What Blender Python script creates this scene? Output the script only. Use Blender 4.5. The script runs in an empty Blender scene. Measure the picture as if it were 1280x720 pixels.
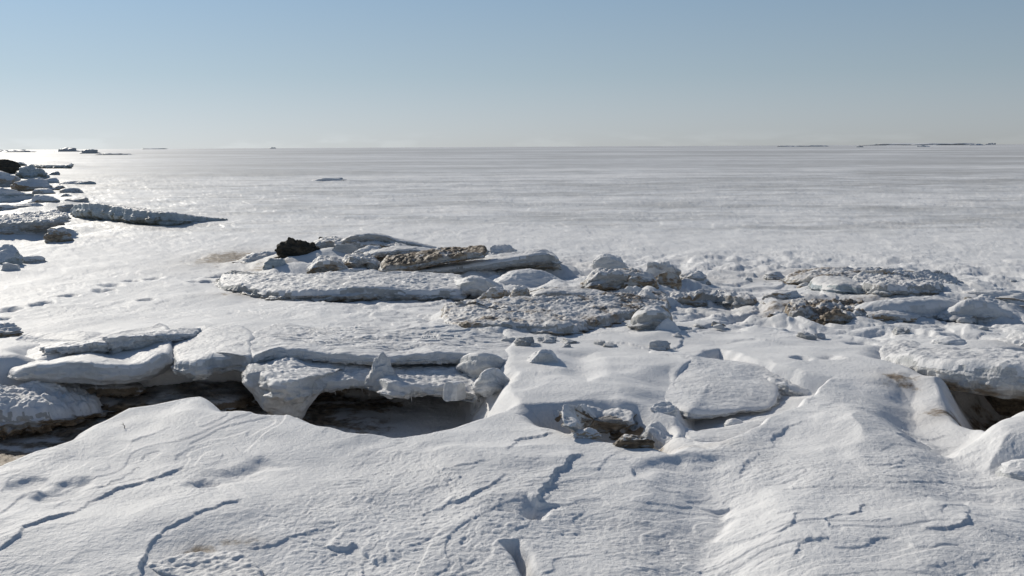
import bpy, math, time
import numpy as np
from mathutils import Matrix
T0 = time.time()
S = bpy.context.scene
COL = S.collection

# ------------------------------------------------------------------ camera
H_CAM, FPX, PITCH, ROLL = 2.0, 1229.0, math.radians(8.17), math.radians(0.31)
cp, sp_ = math.cos(PITCH), math.sin(PITCH)
FWD = np.array([0, cp, -sp_]); R0 = np.array([1., 0, 0]); U0 = np.array([0, sp_, cp])
RGT = math.cos(ROLL)*R0 - math.sin(ROLL)*U0
UPV = math.sin(ROLL)*R0 + math.cos(ROLL)*U0
cam = bpy.data.cameras.new('camera'); cam.sensor_width = 36; cam.lens = 36*FPX/1280
cam.clip_start = 0.05; cam.clip_end = 60000
co = bpy.data.objects.new('camera', cam); COL.objects.link(co)
M = Matrix.Identity(4)
for i in range(3):
    M[i][0], M[i][1], M[i][2] = RGT[i], UPV[i], -FWD[i]
M[2][3] = H_CAM
co.matrix_world = M
S.camera = co

# ------------------------------------------------------------------ light
SUN_AZ, SUN_EL = math.radians(-36), math.radians(27)      # azimuth from the view direction, left is negative
W = bpy.data.worlds.new('World'); S.world = W; W.use_nodes = True
nt = W.node_tree; nt.nodes.clear()
wo = nt.nodes.new('ShaderNodeOutputWorld'); bg = nt.nodes.new('ShaderNodeBackground')
sky = nt.nodes.new('ShaderNodeTexSky'); sky.sky_type = 'NISHITA'; sky.sun_disc = False
sky.sun_elevation = SUN_EL; sky.sun_rotation = SUN_AZ
sky.altitude = 0; sky.air_density = 1.0; sky.dust_density = 0.3; sky.ozone_density = 1.6
bg.inputs[1].default_value = 0.064
# the low sky pales to a grey-blue winter haze all round instead of the model's orange rim; brightest on the model's sun side
def wn(kind, **kw):
    n = nt.nodes.new(kind)
    for k, v in kw.items(): setattr(n, k, v)
    return n
tc = wn('ShaderNodeTexCoord'); sx = wn('ShaderNodeSeparateXYZ'); nt.links.new(tc.outputs['Generated'], sx.inputs[0])
bw = wn('ShaderNodeRGBToBW'); nt.links.new(sky.outputs[0], bw.inputs[0])
cr = wn('ShaderNodeValToRGB'); nt.links.new(sx.outputs[2], cr.inputs[0])
cr.color_ramp.elements[0].position = 0; cr.color_ramp.elements[0].color = (1.0, 1.05, 1.06, 1)
cr.color_ramp.elements[1].position = .5; cr.color_ramp.elements[1].color = (.45, .88, 1.75, 1)
for pos_, col_ in ((.07, (.79, 1.0, 1.15, 1)), (.14, (.70, 1.0, 1.32, 1))):
    e = cr.color_ramp.elements.new(pos_); e.color = col_
ml = wn('ShaderNodeMix', data_type='RGBA', blend_type='MULTIPLY'); ml.inputs[0].default_value = 1
pw = wn('ShaderNodeMath', operation='POWER'); pw.inputs[1].default_value = .6; nt.links.new(bw.outputs[0], pw.inputs[0])
pk = wn('ShaderNodeMath', operation='MULTIPLY'); pk.inputs[1].default_value = 2.14; nt.links.new(pw.outputs[0], pk.inputs[0])
nt.links.new(cr.outputs[0], ml.inputs[6]); nt.links.new(pk.outputs[0], ml.inputs[7])
fr = wn('ShaderNodeMapRange', interpolation_type='SMOOTHSTEP'); nt.links.new(sx.outputs[2], fr.inputs[0])
for k_, v_ in ((1, .15), (2, .6), (3, 1), (4, 0)): fr.inputs[k_].default_value = v_
mx = wn('ShaderNodeMix', data_type='RGBA'); nt.links.new(fr.outputs[0], mx.inputs[0]); nt.links.new(sky.outputs[0], mx.inputs[6]); nt.links.new(ml.outputs[2], mx.inputs[7])
# thin cumulus far down on the horizon
cm = wn('ShaderNodeMapping'); cm.inputs['Scale'].default_value = (14, 14, 70); nt.links.new(tc.outputs['Generated'], cm.inputs[0])
cn = wn('ShaderNodeTexNoise'); cn.inputs['Scale'].default_value = 1; cn.inputs['Detail'].default_value = 5; nt.links.new(cm.outputs[0], cn.inputs['Vector'])
ck = wn('ShaderNodeMapRange', interpolation_type='SMOOTHSTEP'); nt.links.new(cn.outputs['Fac'], ck.inputs[0])
for k_, v_ in ((1, .48), (2, .62), (3, 0), (4, .06)): ck.inputs[k_].default_value = v_
cb = wn('ShaderNodeMapRange', interpolation_type='SMOOTHSTEP'); nt.links.new(sx.outputs[2], cb.inputs[0])
for k_, v_ in ((1, .006), (2, .018), (3, 1), (4, 0)): cb.inputs[k_].default_value = v_
cf = wn('ShaderNodeMath', operation='MULTIPLY'); nt.links.new(ck.outputs[0], cf.inputs[0]); nt.links.new(cb.outputs[0], cf.inputs[1])
ca_ = wn('ShaderNodeMath', operation='ADD'); ca_.inputs[1].default_value = 1; nt.links.new(cf.outputs[0], ca_.inputs[0])
cs = wn('ShaderNodeVectorMath', operation='SCALE'); nt.links.new(mx.outputs[2], cs.inputs[0]); nt.links.new(ca_.outputs[0], cs.inputs['Scale'])
nt.links.new(cs.outputs[0], bg.inputs[0]); nt.links.new(bg.outputs[0], wo.inputs[0])
sl = bpy.data.lights.new('sun', 'SUN'); sl.energy = 3.95; sl.angle = math.radians(0.53); sl.color = (1, .935, .82)
so = bpy.data.objects.new('sun', sl); COL.objects.link(so)
sd = np.array([math.sin(SUN_AZ)*math.cos(SUN_EL), math.cos(SUN_AZ)*math.cos(SUN_EL), math.sin(SUN_EL)])
from mathutils import Vector
so.rotation_euler = Vector(sd).to_track_quat('Z', 'Y').to_euler(); so.location = (-20, 20, 30)
S.view_settings.view_transform = 'Standard'; S.view_settings.look = 'None'
S.view_settings.exposure = -0.03; S.view_settings.gamma = 1
S.cycles.max_bounces = 6; S.cycles.diffuse_bounces = 4

# ------------------------------------------------------------------ noise
def _h(ix, iy, iz, seed):
    with np.errstate(over='ignore'):
        h = (ix.astype(np.uint32)*np.uint32(374761393) + iy.astype(np.uint32)*np.uint32(668265263)
             + iz*np.uint32(2147483647) + np.uint32((seed*1274126177+12345) & 0xffffffff))
        h = (h ^ (h >> np.uint32(13)))*np.uint32(1274126177)
        return h ^ (h >> np.uint32(16))
_a = np.arange(64)/64*2*np.pi
_GX, _GY = np.cos(_a), np.sin(_a)
_r = np.random.RandomState(3).normal(size=(64, 3)); _G3 = _r/np.linalg.norm(_r, axis=1)[:, None]
def fade_(t): return t*t*t*(t*(t*6-15)+10)
def n2(x, y, seed=0):
    x0 = np.floor(x); y0 = np.floor(y); fx = x-x0; fy = y-y0
    ix = x0.astype(np.int64); iy = y0.astype(np.int64); z = np.uint32(0)
    def g(dx, dy):
        h = _h(ix+dx, iy+dy, z, seed) & np.uint32(63)
        return _GX[h]*(fx-dx) + _GY[h]*(fy-dy)
    u, v = fade_(fx), fade_(fy)
    a = g(0, 0); b = g(1, 0); c = g(0, 1); d = g(1, 1)
    return 1.5*((a+(b-a)*u)*(1-v) + (c+(d-c)*u)*v)
def n3(p, seed=0):
    f0 = np.floor(p); f = p-f0; i = f0.astype(np.int64); u = fade_(f); out = 0
    for dx in (0, 1):
        for dy in (0, 1):
            for dz in (0, 1):
                h = _h(i[:, 0]+dx, i[:, 1]+dy, (i[:, 2]+dz).astype(np.uint32), seed) & np.uint32(63)
                g = _G3[h]
                v = g[:, 0]*(f[:, 0]-dx)+g[:, 1]*(f[:, 1]-dy)+g[:, 2]*(f[:, 2]-dz)
                w = (u[:, 0] if dx else 1-u[:, 0])*(u[:, 1] if dy else 1-u[:, 1])*(u[:, 2] if dz else 1-u[:, 2])
                out = out + v*w
    return 1.6*out
def fbm3(p, seed, o=3):
    s = 0; a = 1.
    for k in range(o):
        s = s + a*n3(p*2**k, seed+k*7); a *= .5
    return s
def sstep(a, b, x):
    t = np.clip((x-a)/(b-a), 0, 1); return t*t*(3-2*t)
def terrace(v, k, sharp=.8):
    f = v*k; fl = np.floor(f); return (fl + sstep(sharp, 1, f-fl))/k
def bubbles(p, seed):
    """distance to nearest cell point, for knobbly melted rims"""
    f0 = np.floor(p).astype(np.int64); best = np.full(len(p), 9.)
    for dx in (-1, 0, 1):
        for dy in (-1, 0, 1):
            for dz in (-1, 0, 1):
                c = f0+np.array([dx, dy, dz])
                h = _h(c[:, 0], c[:, 1], c[:, 2].astype(np.uint32), seed)
                q = c + np.stack([(h & np.uint32(255))/255., ((h >> np.uint32(8)) & np.uint32(255))/255., ((h >> np.uint32(16)) & np.uint32(255))/255.], 1)
                best = np.minimum(best, ((q-p)**2).sum(1))
    return np.sqrt(best)

# ------------------------------------------------------------------ from photo directions to places on the ground
BR = [0, 3, 4.5, 6.2, 7.5, 9, 11, 14, 18, 24]
BZ = [.22, .24, .33, .37, .345, .30, .20, .10, .04, 0]
def base_z(x, y): return np.interp(np.hypot(x, y), BR, BZ)
def ray(px, py): return FPX*FWD + (px-640)*RGT - (py-360)*UPV
def at(px, py, z):
    d = ray(px, py); t = (z-H_CAM)/d[2]; return d[0]*t, d[1]*t
def G(px, py):
    z = .3
    for _ in range(12):
        x, y = at(px, py, z); z = .5*z+.5*float(base_z(x, y))
    return at(px, py, z)
def Gl(pts): return np.array([G(*p) for p in pts])
def zfrom(px, py, x, y):
    """height above point whose ground distance is that of (x,y) seen at pixel row py"""
    d = ray(px, py); t = math.hypot(x, y)/math.hypot(d[0], d[1]); return H_CAM + d[2]*t

def box_idx(X, Y, P, m):
    return np.nonzero((X > P[:, 0].min()-m) & (X < P[:, 0].max()+m) & (Y > P[:, 1].min()-m) & (Y < P[:, 1].max()+m))[0]
def poly_sd(P, x, y):
    """signed distance, positive inside"""
    d = np.full(x.shape, 1e9); ins = np.zeros(x.shape, bool)
    n = len(P)
    for i in range(n):
        ax, ay = P[i]; bx, by = P[(i+1) % n]
        ex, ey = bx-ax, by-ay
        t = np.clip(((x-ax)*ex+(y-ay)*ey)/(ex*ex+ey*ey+1e-12), 0, 1)
        d = np.minimum(d, (x-ax-ex*t)**2+(y-ay-ey*t)**2)
        with np.errstate(divide='ignore', invalid='ignore'):
            c = ((ay > y) != (by > y)) & (x < (bx-ax)*(y-ay)/(by-ay+1e-30)+ax)
        ins ^= c
    d = np.sqrt(d); return np.where(ins, d, -d)
def line_sd(P, x, y):
    """signed distance to a polyline (positive on the left of its direction) and position along it 0..1"""
    best = np.full(x.shape, 1e9); sg = np.zeros(x.shape); u = np.zeros(x.shape)
    L = np.r_[0, np.cumsum(np.hypot(*np.diff(P, axis=0).T))]
    for i in range(len(P)-1):
        ax, ay = P[i]; bx, by = P[i+1]; ex, ey = bx-ax, by-ay
        t = np.clip(((x-ax)*ex+(y-ay)*ey)/(ex*ex+ey*ey+1e-12), 0, 1)
        d = (x-ax-ex*t)**2+(y-ay-ey*t)**2
        m = d < best
        best = np.where(m, d, best); sg = np.where(m, np.sign(ex*(y-ay)-ey*(x-ax)), sg)
        u = np.where(m, (L[i]+t*(L[i+1]-L[i]))/L[-1], u)
    return np.sqrt(best)*sg, u
def smooth_line(P, n=6):
    P = np.asarray(P, float)
    if len(P) < 3: return P
    out = []
    Q = np.vstack([2*P[0]-P[1], P, 2*P[-1]-P[-2]])
    for i in range(1, len(Q)-2):
        for k in range(n):
            t = k/n; a, b, c, d = Q[i-1], Q[i], Q[i+1], Q[i+2]
            out.append(.5*((2*b)+(c-a)*t+(2*a-5*b+4*c-d)*t*t+(3*b-a-3*c+d)*t**3))
    out.append(P[-1]); return np.array(out)

# ------------------------------------------------------------------ terrain features
CREST = [(-90, 600), (-20, 585), (30, 568), (70, 552), (110, 530), (150, 514), (200, 508), (262, 504), (285, 519), (330, 524), (370, 521), (400, 530), (440, 541), (490, 548), (530, 543), (575, 530), (602, 518), (630, 508)]
CREST2 = [(650, 520), (662, 527), (700, 545), (750, 556), (800, 563), (838, 577)]
def push(P, d):
    P = np.asarray(P); r = np.hypot(P[:, 0], P[:, 1])[:, None]; return P*(1+d/r)
def ring_at(pxs, r):
    o = []
    for px in pxs:
        d = ray(px, 450); a = math.atan2(d[0], d[1]); o.append((math.sin(a)*r, math.cos(a)*r))
    return o
c1 = push(Gl(CREST), .12)
TRENCH = np.vstack([c1, ring_at([628, 560, 480, 400], 8.85) , ring_at([300, 200, 100, 0, -90], 9.0)])
c2 = push(Gl(CREST2), .10)
TRENCH2 = np.vstack([c2, Gl([(858, 540), (850, 512), (800, 500), (740, 497), (690, 499), (655, 505)])])
HOLLOW_R = Gl([(1178, 494), (1192, 504), (1210, 515), (1232, 530), (1290, 525), (1420, 530), (1420, 448), (1280, 442), (1200, 442), (1178, 452)])
MOUND_R = Gl([(905, 640), (940, 600), (990, 560), (1052, 512), (1075, 512), (1130, 545), (1180, 590), (1215, 625), (1320, 660), (1450, 800), (860, 900)])
LOW_S = np.array([at(a, b, .19) for a, b in [(850, 560), (900, 580), (960, 560), (1000, 534), (1036, 508), (1040, 500), (1010, 494), (985, 490), (960, 483), (940, 473), (918, 463), (897, 453), (878, 456), (850, 490), (852, 520)]])
POLYS = [  # polygon, target or rise, value, ramp inside, ramp outside, warp
    (LOW_S, 'add', -.15, .10, .03, .055),
    (Gl([(790, 470), (840, 458), (880, 470), (930, 530), (880, 560), (830, 545), (800, 515)]), 'add', -.08, .30, .12, .03),
    (Gl([(1115, 474), (1098, 500), (1170, 560), (1240, 560), (1310, 530), (1310, 500), (1200, 490)]), 'add', -.06, .20, .12, .04),
    (MOUND_R, 'add', .065, .40, .16, .10),
    (TRENCH, 'to', -.13, .34, .10, .05),
    (TRENCH2, 'to', .13, .22, .06, .05),
    (Gl([(1080, 478), (1075, 505), (1150, 560), (1250, 575), (1330, 540), (1330, 500), (1200, 490), (1120, 470)]), 'add', -.035, .30, .30, .06),
    (np.array([at(a, b, .2) for a, b in [(1096, 463), (1112, 471), (1135, 479), (1170, 491), (1200, 494), (1180, 460), (1105, 452)]]), 'to', .225, .16, .2, .05),
    (HOLLOW_R, 'to', -.17, .34, .05, .06),
    (Gl([(8, 440), (25, 432), (60, 427), (72, 436), (60, 446), (30, 448)]), 'add', -.09, .25, .05, .03),
    (Gl([(700, 440), (745, 440), (755, 470), (735, 478), (705, 468)]), 'add', -.035, .15, .06, .03),
    (Gl([(520, 392), (550, 391), (560, 400), (525, 404)]), 'add', -.06, .15, .05, .02),
    (Gl([(1075, 368), (1150, 366), (1190, 374), (1160, 392), (1100, 396), (1072, 384)]), 'add', .10, .5, .2, .05),
    (Gl([(1165, 374), (1230, 372), (1290, 385), (1280, 400), (1190, 396)]), 'add', .08, .3, .15, .05),
    (Gl([(1198, 548), (1212, 530), (1232, 521), (1262, 522), (1420, 528), (1420, 596), (1300, 590), (1240, 588), (1212, 572)]), 'add', .17, .26, .07, .06),
    (Gl([(300, 356), (430, 352), (640, 352), (705, 346), (700, 330), (560, 322), (440, 318), (340, 324)]), 'add', .13, .9, .35, .08),
    (Gl([(640, 385), (760, 385), (880, 376), (870, 352), (740, 350), (650, 360)]), 'add', .10, .7, .4, .08),
    (Gl([(930, 392), (1080, 398), (1260, 392), (1270, 366), (1100, 352), (960, 352)]), 'add', .10, .9, .4, .08),
    (Gl([(1140, 470), (1100, 520), (1180, 560), (1215, 540)]), 'add', -.05, .2, .1, .05),
]
STEPS = [  # polyline (right-hand side lower), height, tail of the upper side
    ([(-40, 715), (0, 692), (45, 660), (95, 640), (140, 612), (185, 595), (240, 577)], .05, .22),
    ([(118, 612), (150, 594), (160, 585), (178, 576)], .025, .15),
    ([(214, 571), (235, 560), (252, 549)], .022, .12),
    ([(58, 637), (100, 622)], .02, .1),
    ([(162, 550), (185, 543), (218, 532)], .022, .12),
    ([(172, 740), (184, 700), (196, 684), (222, 666), (262, 646), (312, 629)], .07, .3),
    ([(300, 690), (345, 678), (400, 660), (440, 655)], .02, .15),
    ([(513, 618), (535, 612), (562, 608)], .022, .12), ([(548, 593), (575, 588), (612, 582)], .02, .12),
    ([(528, 606), (555, 602), (582, 600)], .015, .1),
    ([(548, 627), (582, 630), (606, 618), (622, 606), (642, 594)], .045, .2),
    ([(522, 642), (550, 630), (575, 626)], .02, .1),
    ([(655, 650), (668, 628), (684, 608), (695, 592), (728, 566)], .06, .25),
    ([(637, 570), (644, 552), (660, 546), (695, 540)], .035, .15),
    ([(752, 592), (757, 578), (775, 566), (795, 558)], .03, .14),
    ([(758, 657), (782, 648), (808, 645)], .022, .12),
    ([(398, 682), (430, 684), (452, 677), (459, 692), (474, 706)], .05, .2),
    ([(1090, 640), (1068, 660), (1040, 668), (1033, 680)][::-1], .03, .15),
    ([(968, 684), (985, 672), (1006, 655)], .025, .12),
    ([(925, 600), (930, 586), (948, 566), (962, 556), (980, 535), (1022, 529)], .03, .2),
    ([(1150, 680), (1185, 682), (1210, 672), (1216, 660), (1208, 648)], .035, .15),
    ([(1180, 645), (1200, 642), (1215, 628), (1245, 632), (1290, 640)][::-1], .03, .2),
    ([(1080, 600), (1110, 598), (1140, 592)], .02, .12),
    ([(1130, 515), (1155, 522), (1190, 520)], .03, .12), ([(1115, 532), (1150, 530), (1178, 538)], .03, .12),
    ([(1085, 700), (1110, 690), (1150, 706), (1200, 700)], .03, .15),
    ([(990, 712), (1005, 700), (1040, 695)], .025, .12),
    ([(190, 440), (210, 430), (245, 424), (300, 418), (340, 420)], .03, .2),
    ([(300, 436), (330, 430), (350, 420)], .03, .15),
    ([(180, 384), (215, 376), (250, 372)], .03, .25), ([(110, 386), (160, 376), (215, 366)], .03, .3),
    ([(690, 412), (740, 425), (790, 432), (830, 440)], .04, .3), ([(830, 440), (850, 430), (862, 415), (890, 410)], .05, .3),
    ([(620, 430), (690, 420), (780, 418)], .03, .3),
    ([(1050, 415), (1100, 412), (1180, 405), (1250, 408)], .04, .4),
    ([(960, 350), (1000, 356), (1060, 352)], .06, .4),
    ([(850, 372), (900, 376), (960, 372)], .05, .4),
    ([(1050, 394), (1120, 402), (1220, 396)], .05, .4),
    ([(880, 430), (930, 425), (1000, 432)], .03, .3),
]
STEPS = [(smooth_line(Gl(p)), h*.25, t) for p, h, t in STEPS]
GULLIES = [  # polyline, depth, half width
    ([(865, 570), (880, 610), (888, 660), (890, 720), (890, 800)], .07, .22),
    ([(905, 640), (890, 655), (880, 665)], .03, .07), ([(900, 622), (905, 640)], .03, .06),
    ([(238, 606), (262, 598), (300, 588), (338, 570)], .035, .09),
    ([(655, 645), (672, 628)], .05, .08),
    ([(636, 672), (650, 690), (660, 708), (668, 730)], .15, .025),
    ([(790, 590), (835, 580), (850, 575)], .025, .08),
    ([(1130, 545), (1165, 556), (1195, 566)], .04, .06), ([(1110, 520), (1140, 527), (1165, 545)], .05, .06),
]
GULLIES = [(smooth_line(Gl(p)), d*.7, w) for p, d, w in GULLIES]
DENTS = [(42, 603, .018, .11), (84, 608, .026, .16), (250, 604, .012, .09), (670, 640, .03, .07),
         (57, 381, .06, .13), (86, 372, .06, .15), (128, 364, .06, .16), (139, 357, .06, .17), (167, 350, .06, .17), (10, 389, .06, .15), (3, 398, .06, .13), (45, 384, .06, .1), (190, 348, .07, .16),
         (182, 376, .06, .12), (255, 352, .10, .2), (275, 345, .10, .2),
         (1000, 452, .03, .1), (1035, 450, .03, .12), (960, 398, .08, .14), (1020, 402, .08, .14), (1060, 398, .08, .12),
         (470, 430, .03, .3), (900, 380, .08, .25), (870, 392, .07, .2), (1150, 414, .06, .2), (1200, 422, .06, .2), (1080, 428, .05, .15)]
DENTS = [G(a, b)+(c, d) for a, b, c, d in DENTS]
STAINS = [  # px, py, radius across, radius along the view, strength
    (285, 322, .8, 1.8, .62), (330, 338, .6, 1.0, .5), (400, 322, .8, 1.2, .5), (300, 368, .5, .3, .45), (720, 332, .6, 1.3, .25),
    (720, 545, .45, .35, -.6), (790, 540, .35, .35, -.85), (1125, 474, .2, .2, .55), (1160, 488, .2, .15, -.6), (1260, 432, .3, .6, .35),
    (250, 688, .10, .10, .45), (300, 680, .14, .06, .45), (1040, 390, 1.2, .5, .55), (1000, 345, 1.5, 1.0, .3), (860, 350, .8, .9, .4),
    (870, 552, .25, .1, .35), (1215, 500, .4, .2, .6), (600, 385, .4, .4, .2), (30, 240, 4, 25, .25)]
STAINS = [G(a, b)+(c, d, e) for a, b, c, d, e in STAINS]

def relief(x, y):
    """wind-carved crust, its finer grades only as far as the mesh can carry them"""
    r = np.hypot(x, y); near = 1-sstep(14, 26, r)
    sp = r*r/H_CAM*.0006
    def f(lam): return np.clip(1.6-sp/lam*4, 0, 1)
    az = x/np.maximum(y, .1)
    left = 1-sstep(-.12, .12, az+.08*n2(x*.8, y*.8, 40))
    ca, sa = math.cos(.30), math.sin(.30)
    xl, yl = x*ca-y*sa, x*sa+y*ca                       # drift axis on the left mound
    wl = .15*n2(x*1.7, y*1.7, 41)
    nl = n2(xl*2.6+2*wl, yl*1.5+wl, 42) + .5*n2(xl*6.5+2*wl, yl*3.0+wl, 43)
    nr = n2(x*1.2, y*2.6+wl, 44) + .5*n2(x*3.2, y*7+2*wl, 45)
    nn = nl*left + nr*(1-left)
    patch = sstep(-.1, .5, n2(x*.7, y*.6, 46))
    calm = .15+.85*sstep(-.25, .4, n2(x*1.1, y*.8, 49))
    amp = near*sstep(2.2, 3.4, r)
    hm = n2(x*1.5+.5*n2(x*1.2, y*1.2, 92), y*1.9, 93)+.5*n2(x*3.6, y*4.2, 94)      # soft scoops and pillows between the crusts
    scoop = amp*(1-sstep(7, 10, r))*(.020*hm - .030*np.maximum(hm-.25, 0))
    z = scoop + amp*(.007*nn + (.009+.004*left)*(terrace(nn, 2.1, .93)-nn*.85)*patch)*f(.25)
    w2 = .8*n2(x*2.3, y*2.3, 74)+.3*n2(x*6, y*6, 79)
    rr_ = n2(x*5+w2, y*18+2.2*w2, 47) + .6*n2(x*11+w2, y*34+3*w2, 59)
    rl_ = n2(xl*15+3*w2, yl*5+2*w2, 48) + .6*n2(xl*30+4*w2, yl*12+3*w2, 75)
    rip = rr_*(.85-left*.5) + rl_*left*.5
    z = z + amp*.0062*(terrace(rip, 1.7, .9)-rip*.7)*f(.06)*calm*1.15
    z = z + amp*.0022*(n2(x*24, y*32, 50)+.6*n2(x*50, y*58, 51))*f(.03)*(.5+calm*.6)
    dr = ((x+.95)/1.3)**2+((y-8.9)/1.1)**2                # bare, strongly rippled crust on top of the shelf
    rq = n2(x*1.7+w2*.6, y*8.5+.9*w2-.7*x, 90)+.4*n2(x*5+w2, y*17+w2, 91)
    z = z + amp*.024*(terrace(rq, 1.9, .86)-.6*rq)*np.exp(-dr*dr)
    return z + amp*.007*np.maximum(n2(x*8, y*7, 56)+.1, 0)*sstep(.05, .5, n2(x*1.9, y*1.6, 57))*f(.08)

def terrain(x, y, detail=True):
    x = np.asarray(x, float); y = np.asarray(y, float)
    r = np.hypot(x, y); z = base_z(x, y)
    near = 1-sstep(14, 26, r)
    z = z + near*(.03*n2(x*.45, y*.35, 1)*sstep(3, 6, r) + .026*n2(x*1.1, y*.9, 2) + .016*n2(x*2.1+.6*n2(x, y, 4), y*1.5, 3)*(1-sstep(7, 12, r)))
    for P, mode, v, wi, wo_, warp in POLYS:
        i = box_idx(x, y, P, 1.0)
        if not len(i): continue
        xs, ys = x[i], y[i]
        a = warp*(n2(xs*2.2, ys*2.2, 11)+.5*n2(xs*5, ys*5, 12)); b = warp*(n2(xs*2.2, ys*2.2, 13)+.5*n2(xs*5, ys*5, 14))
        m = sstep(-wo_, wi, poly_sd(P, xs+a, ys+b))
        if mode == 'to': z[i] = z[i]*(1-m) + v*m
        else: z[i] += v*m
    for P, h, tail in STEPS:
        i = box_idx(x, y, P, tail*3)
        if not len(i): continue
        xs, ys = x[i], y[i]
        w = .028
        w3 = .007*n2(xs*31, ys*31, 25)
        d, u = line_sd(P, xs+w*n2(xs*5, ys*5, 21)+.55*w*n2(xs*13, ys*13, 23)+w3, ys+w*n2(xs*5, ys*5, 22)+.55*w*n2(xs*13, ys*13, 24)-w3)
        h = h*(.5+.8*sstep(-.45, .35, n2(xs*2.6, ys*2.6, 26)))
        env = sstep(0, .12, u)*(1-sstep(.88, 1, u))
        prof = np.where(d > 0, np.exp(-np.abs(d)/tail), 0)*sstep(-.003, .008, d) - .08*np.exp(-(d/.05)**2)*(d < 0)*sstep(0, .02, -d)
        z[i] += h*env*prof
    for P, h, w in GULLIES:
        i = box_idx(x, y, P, w*4)
        if not len(i): continue
        xs, ys = x[i], y[i]
        q = min(w*.6, .05)
        d, u = line_sd(P, xs+q*n2(xs*7, ys*7, 31), ys+q*n2(xs*7, ys*7, 32))
        z[i] -= h*np.exp(-(d/w)**2)*(1-sstep(.9, 1, u))*sstep(0, .1, u)
    for dx, dy, h, w in DENTS:
        i = np.nonzero((np.abs(x-dx) < 3*w) & (np.abs(y-dy) < 4*w))[0]
        if not len(i): continue
        xs, ys = x[i]-dx, y[i]-dy
        dd = np.sqrt((xs/w)**2+(ys/w/1.25)**2)+.45*n2(x[i]*5, y[i]*6, 35)+.2*n2(x[i]*13, y[i]*13, 36)
        z[i] += -h*(1-sstep(.35, 1, dd)) + .07*h*np.exp(-((dd-1.25)/.3)**2)
    if not detail: return z
    z = z + relief(x, y)
    sp = r*r/H_CAM*.0006; az = x/np.maximum(y, .1)
    def f(lam): return np.clip(1.6-sp/lam*4, 0, 1)
    # broken shore zone, lumpy, to the right and middle
    zone = sstep(8.5, 10, r)*(1-sstep(16, 21, r))*sstep(-.28, -.02, az)
    lump = np.maximum(n2(x*2.1, y*1.6, 52), -.1)+.6*np.maximum(n2(x*4.6, y*3.4, 53), -.1)+.4*terrace(n2(x*3, y*2.6, 58), 2.5, .8)
    z = z + zone*(.075*lump*sstep(-.3, .3, n2(x*.55, y*.4, 54)) + .06*terrace(n2(x*.9, y*.7, 55), 2, .88) + .03*terrace(n2(x*2.2+.4*n2(x*3, y*3, 98), y*2.6, 97), 2, .9))
    # open sea ice: low drifts and rubble lines lying across the view
    sea = sstep(14, 30, r)
    z = z + sea*(.02*n2(x*.5, y*.22, 60)*(1-sstep(120, 400, r)) + .034*terrace(n2(x*.9+.3*n2(x*.3, y*.3, 68), y*.6, 61), 2, .8)*(1-sstep(50, 110, r))
                 + .045*np.maximum(n2(x*2.6, y*1.5, 62)-.12, 0)*f(.9)*(.3+sstep(-.1, .5, n2(x*.12, y*.1, 63))) + .024*n2(x*4.5, y*2.5, 69)*f(.5))
    z = z + sstep(10, 14, r)*(1-sstep(24, 45, r))*.010*(terrace(n2(x*2.2, y*1.3, 66), 2, .85)+n2(x*6, y*3, 67)*.3)
    md = sstep(8.5, 11, r)*(1-sstep(35, 55, r)); wq = .5*n2(x*.7, y*.7, 80)
    q1 = n2(x*.75+.25*y+wq, y*2.1-.25*x+2*wq, 81)+.5*n2(x*2.1+.5*y+wq, y*4.6-.6*x+2*wq, 82)
    z = z + md*.022*(terrace(q1, 1.8, .9)-.85*q1)*(.3+.7*sstep(-.2, .4, n2(x*.35, y*.3, 83)))
    z = z + sstep(25, 70, r)*.07*np.maximum(n2(x*.35, y*.12, 64)-.25, 0)*sstep(-.1, .5, n2(x*.02, y*.012, 65))*(1-sstep(250, 500, r))
    return z

def terrain_marks(x, y, z):
    dirt = np.zeros_like(x)
    for dx, dy, a, b, s in STAINS:
        i = np.nonzero((np.abs(x-dx) < 3*a) & (np.abs(y-dy) < 3*b))[0]
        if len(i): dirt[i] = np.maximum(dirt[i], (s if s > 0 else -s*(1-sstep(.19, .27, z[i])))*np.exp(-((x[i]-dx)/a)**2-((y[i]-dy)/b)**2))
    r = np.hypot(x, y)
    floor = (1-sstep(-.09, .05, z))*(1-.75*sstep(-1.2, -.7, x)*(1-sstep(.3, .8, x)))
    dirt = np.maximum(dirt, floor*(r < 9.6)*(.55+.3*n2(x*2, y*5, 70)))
    w1, w2, w3 = 1-sstep(60, 140, r), sstep(30, 80, r)*(1-sstep(300, 700, r)), sstep(150, 400, r)
    st = w1*(n2(x*.09, y*.30, 71)+.6*n2(x*.3, y*.8, 72)) + w2*(n2(x*.02, y*.05, 73)+.7*n2(x*.05, y*.11, 76)) + w3*(n2(x*.004, y*.007, 77)+.5*n2(x*.009, y*.015, 78))
    ice = sstep(15, 30, r)*np.clip(.42+.24*st+.12*sstep(40, 120, r), 0, 1)
    return dirt, ice

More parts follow.
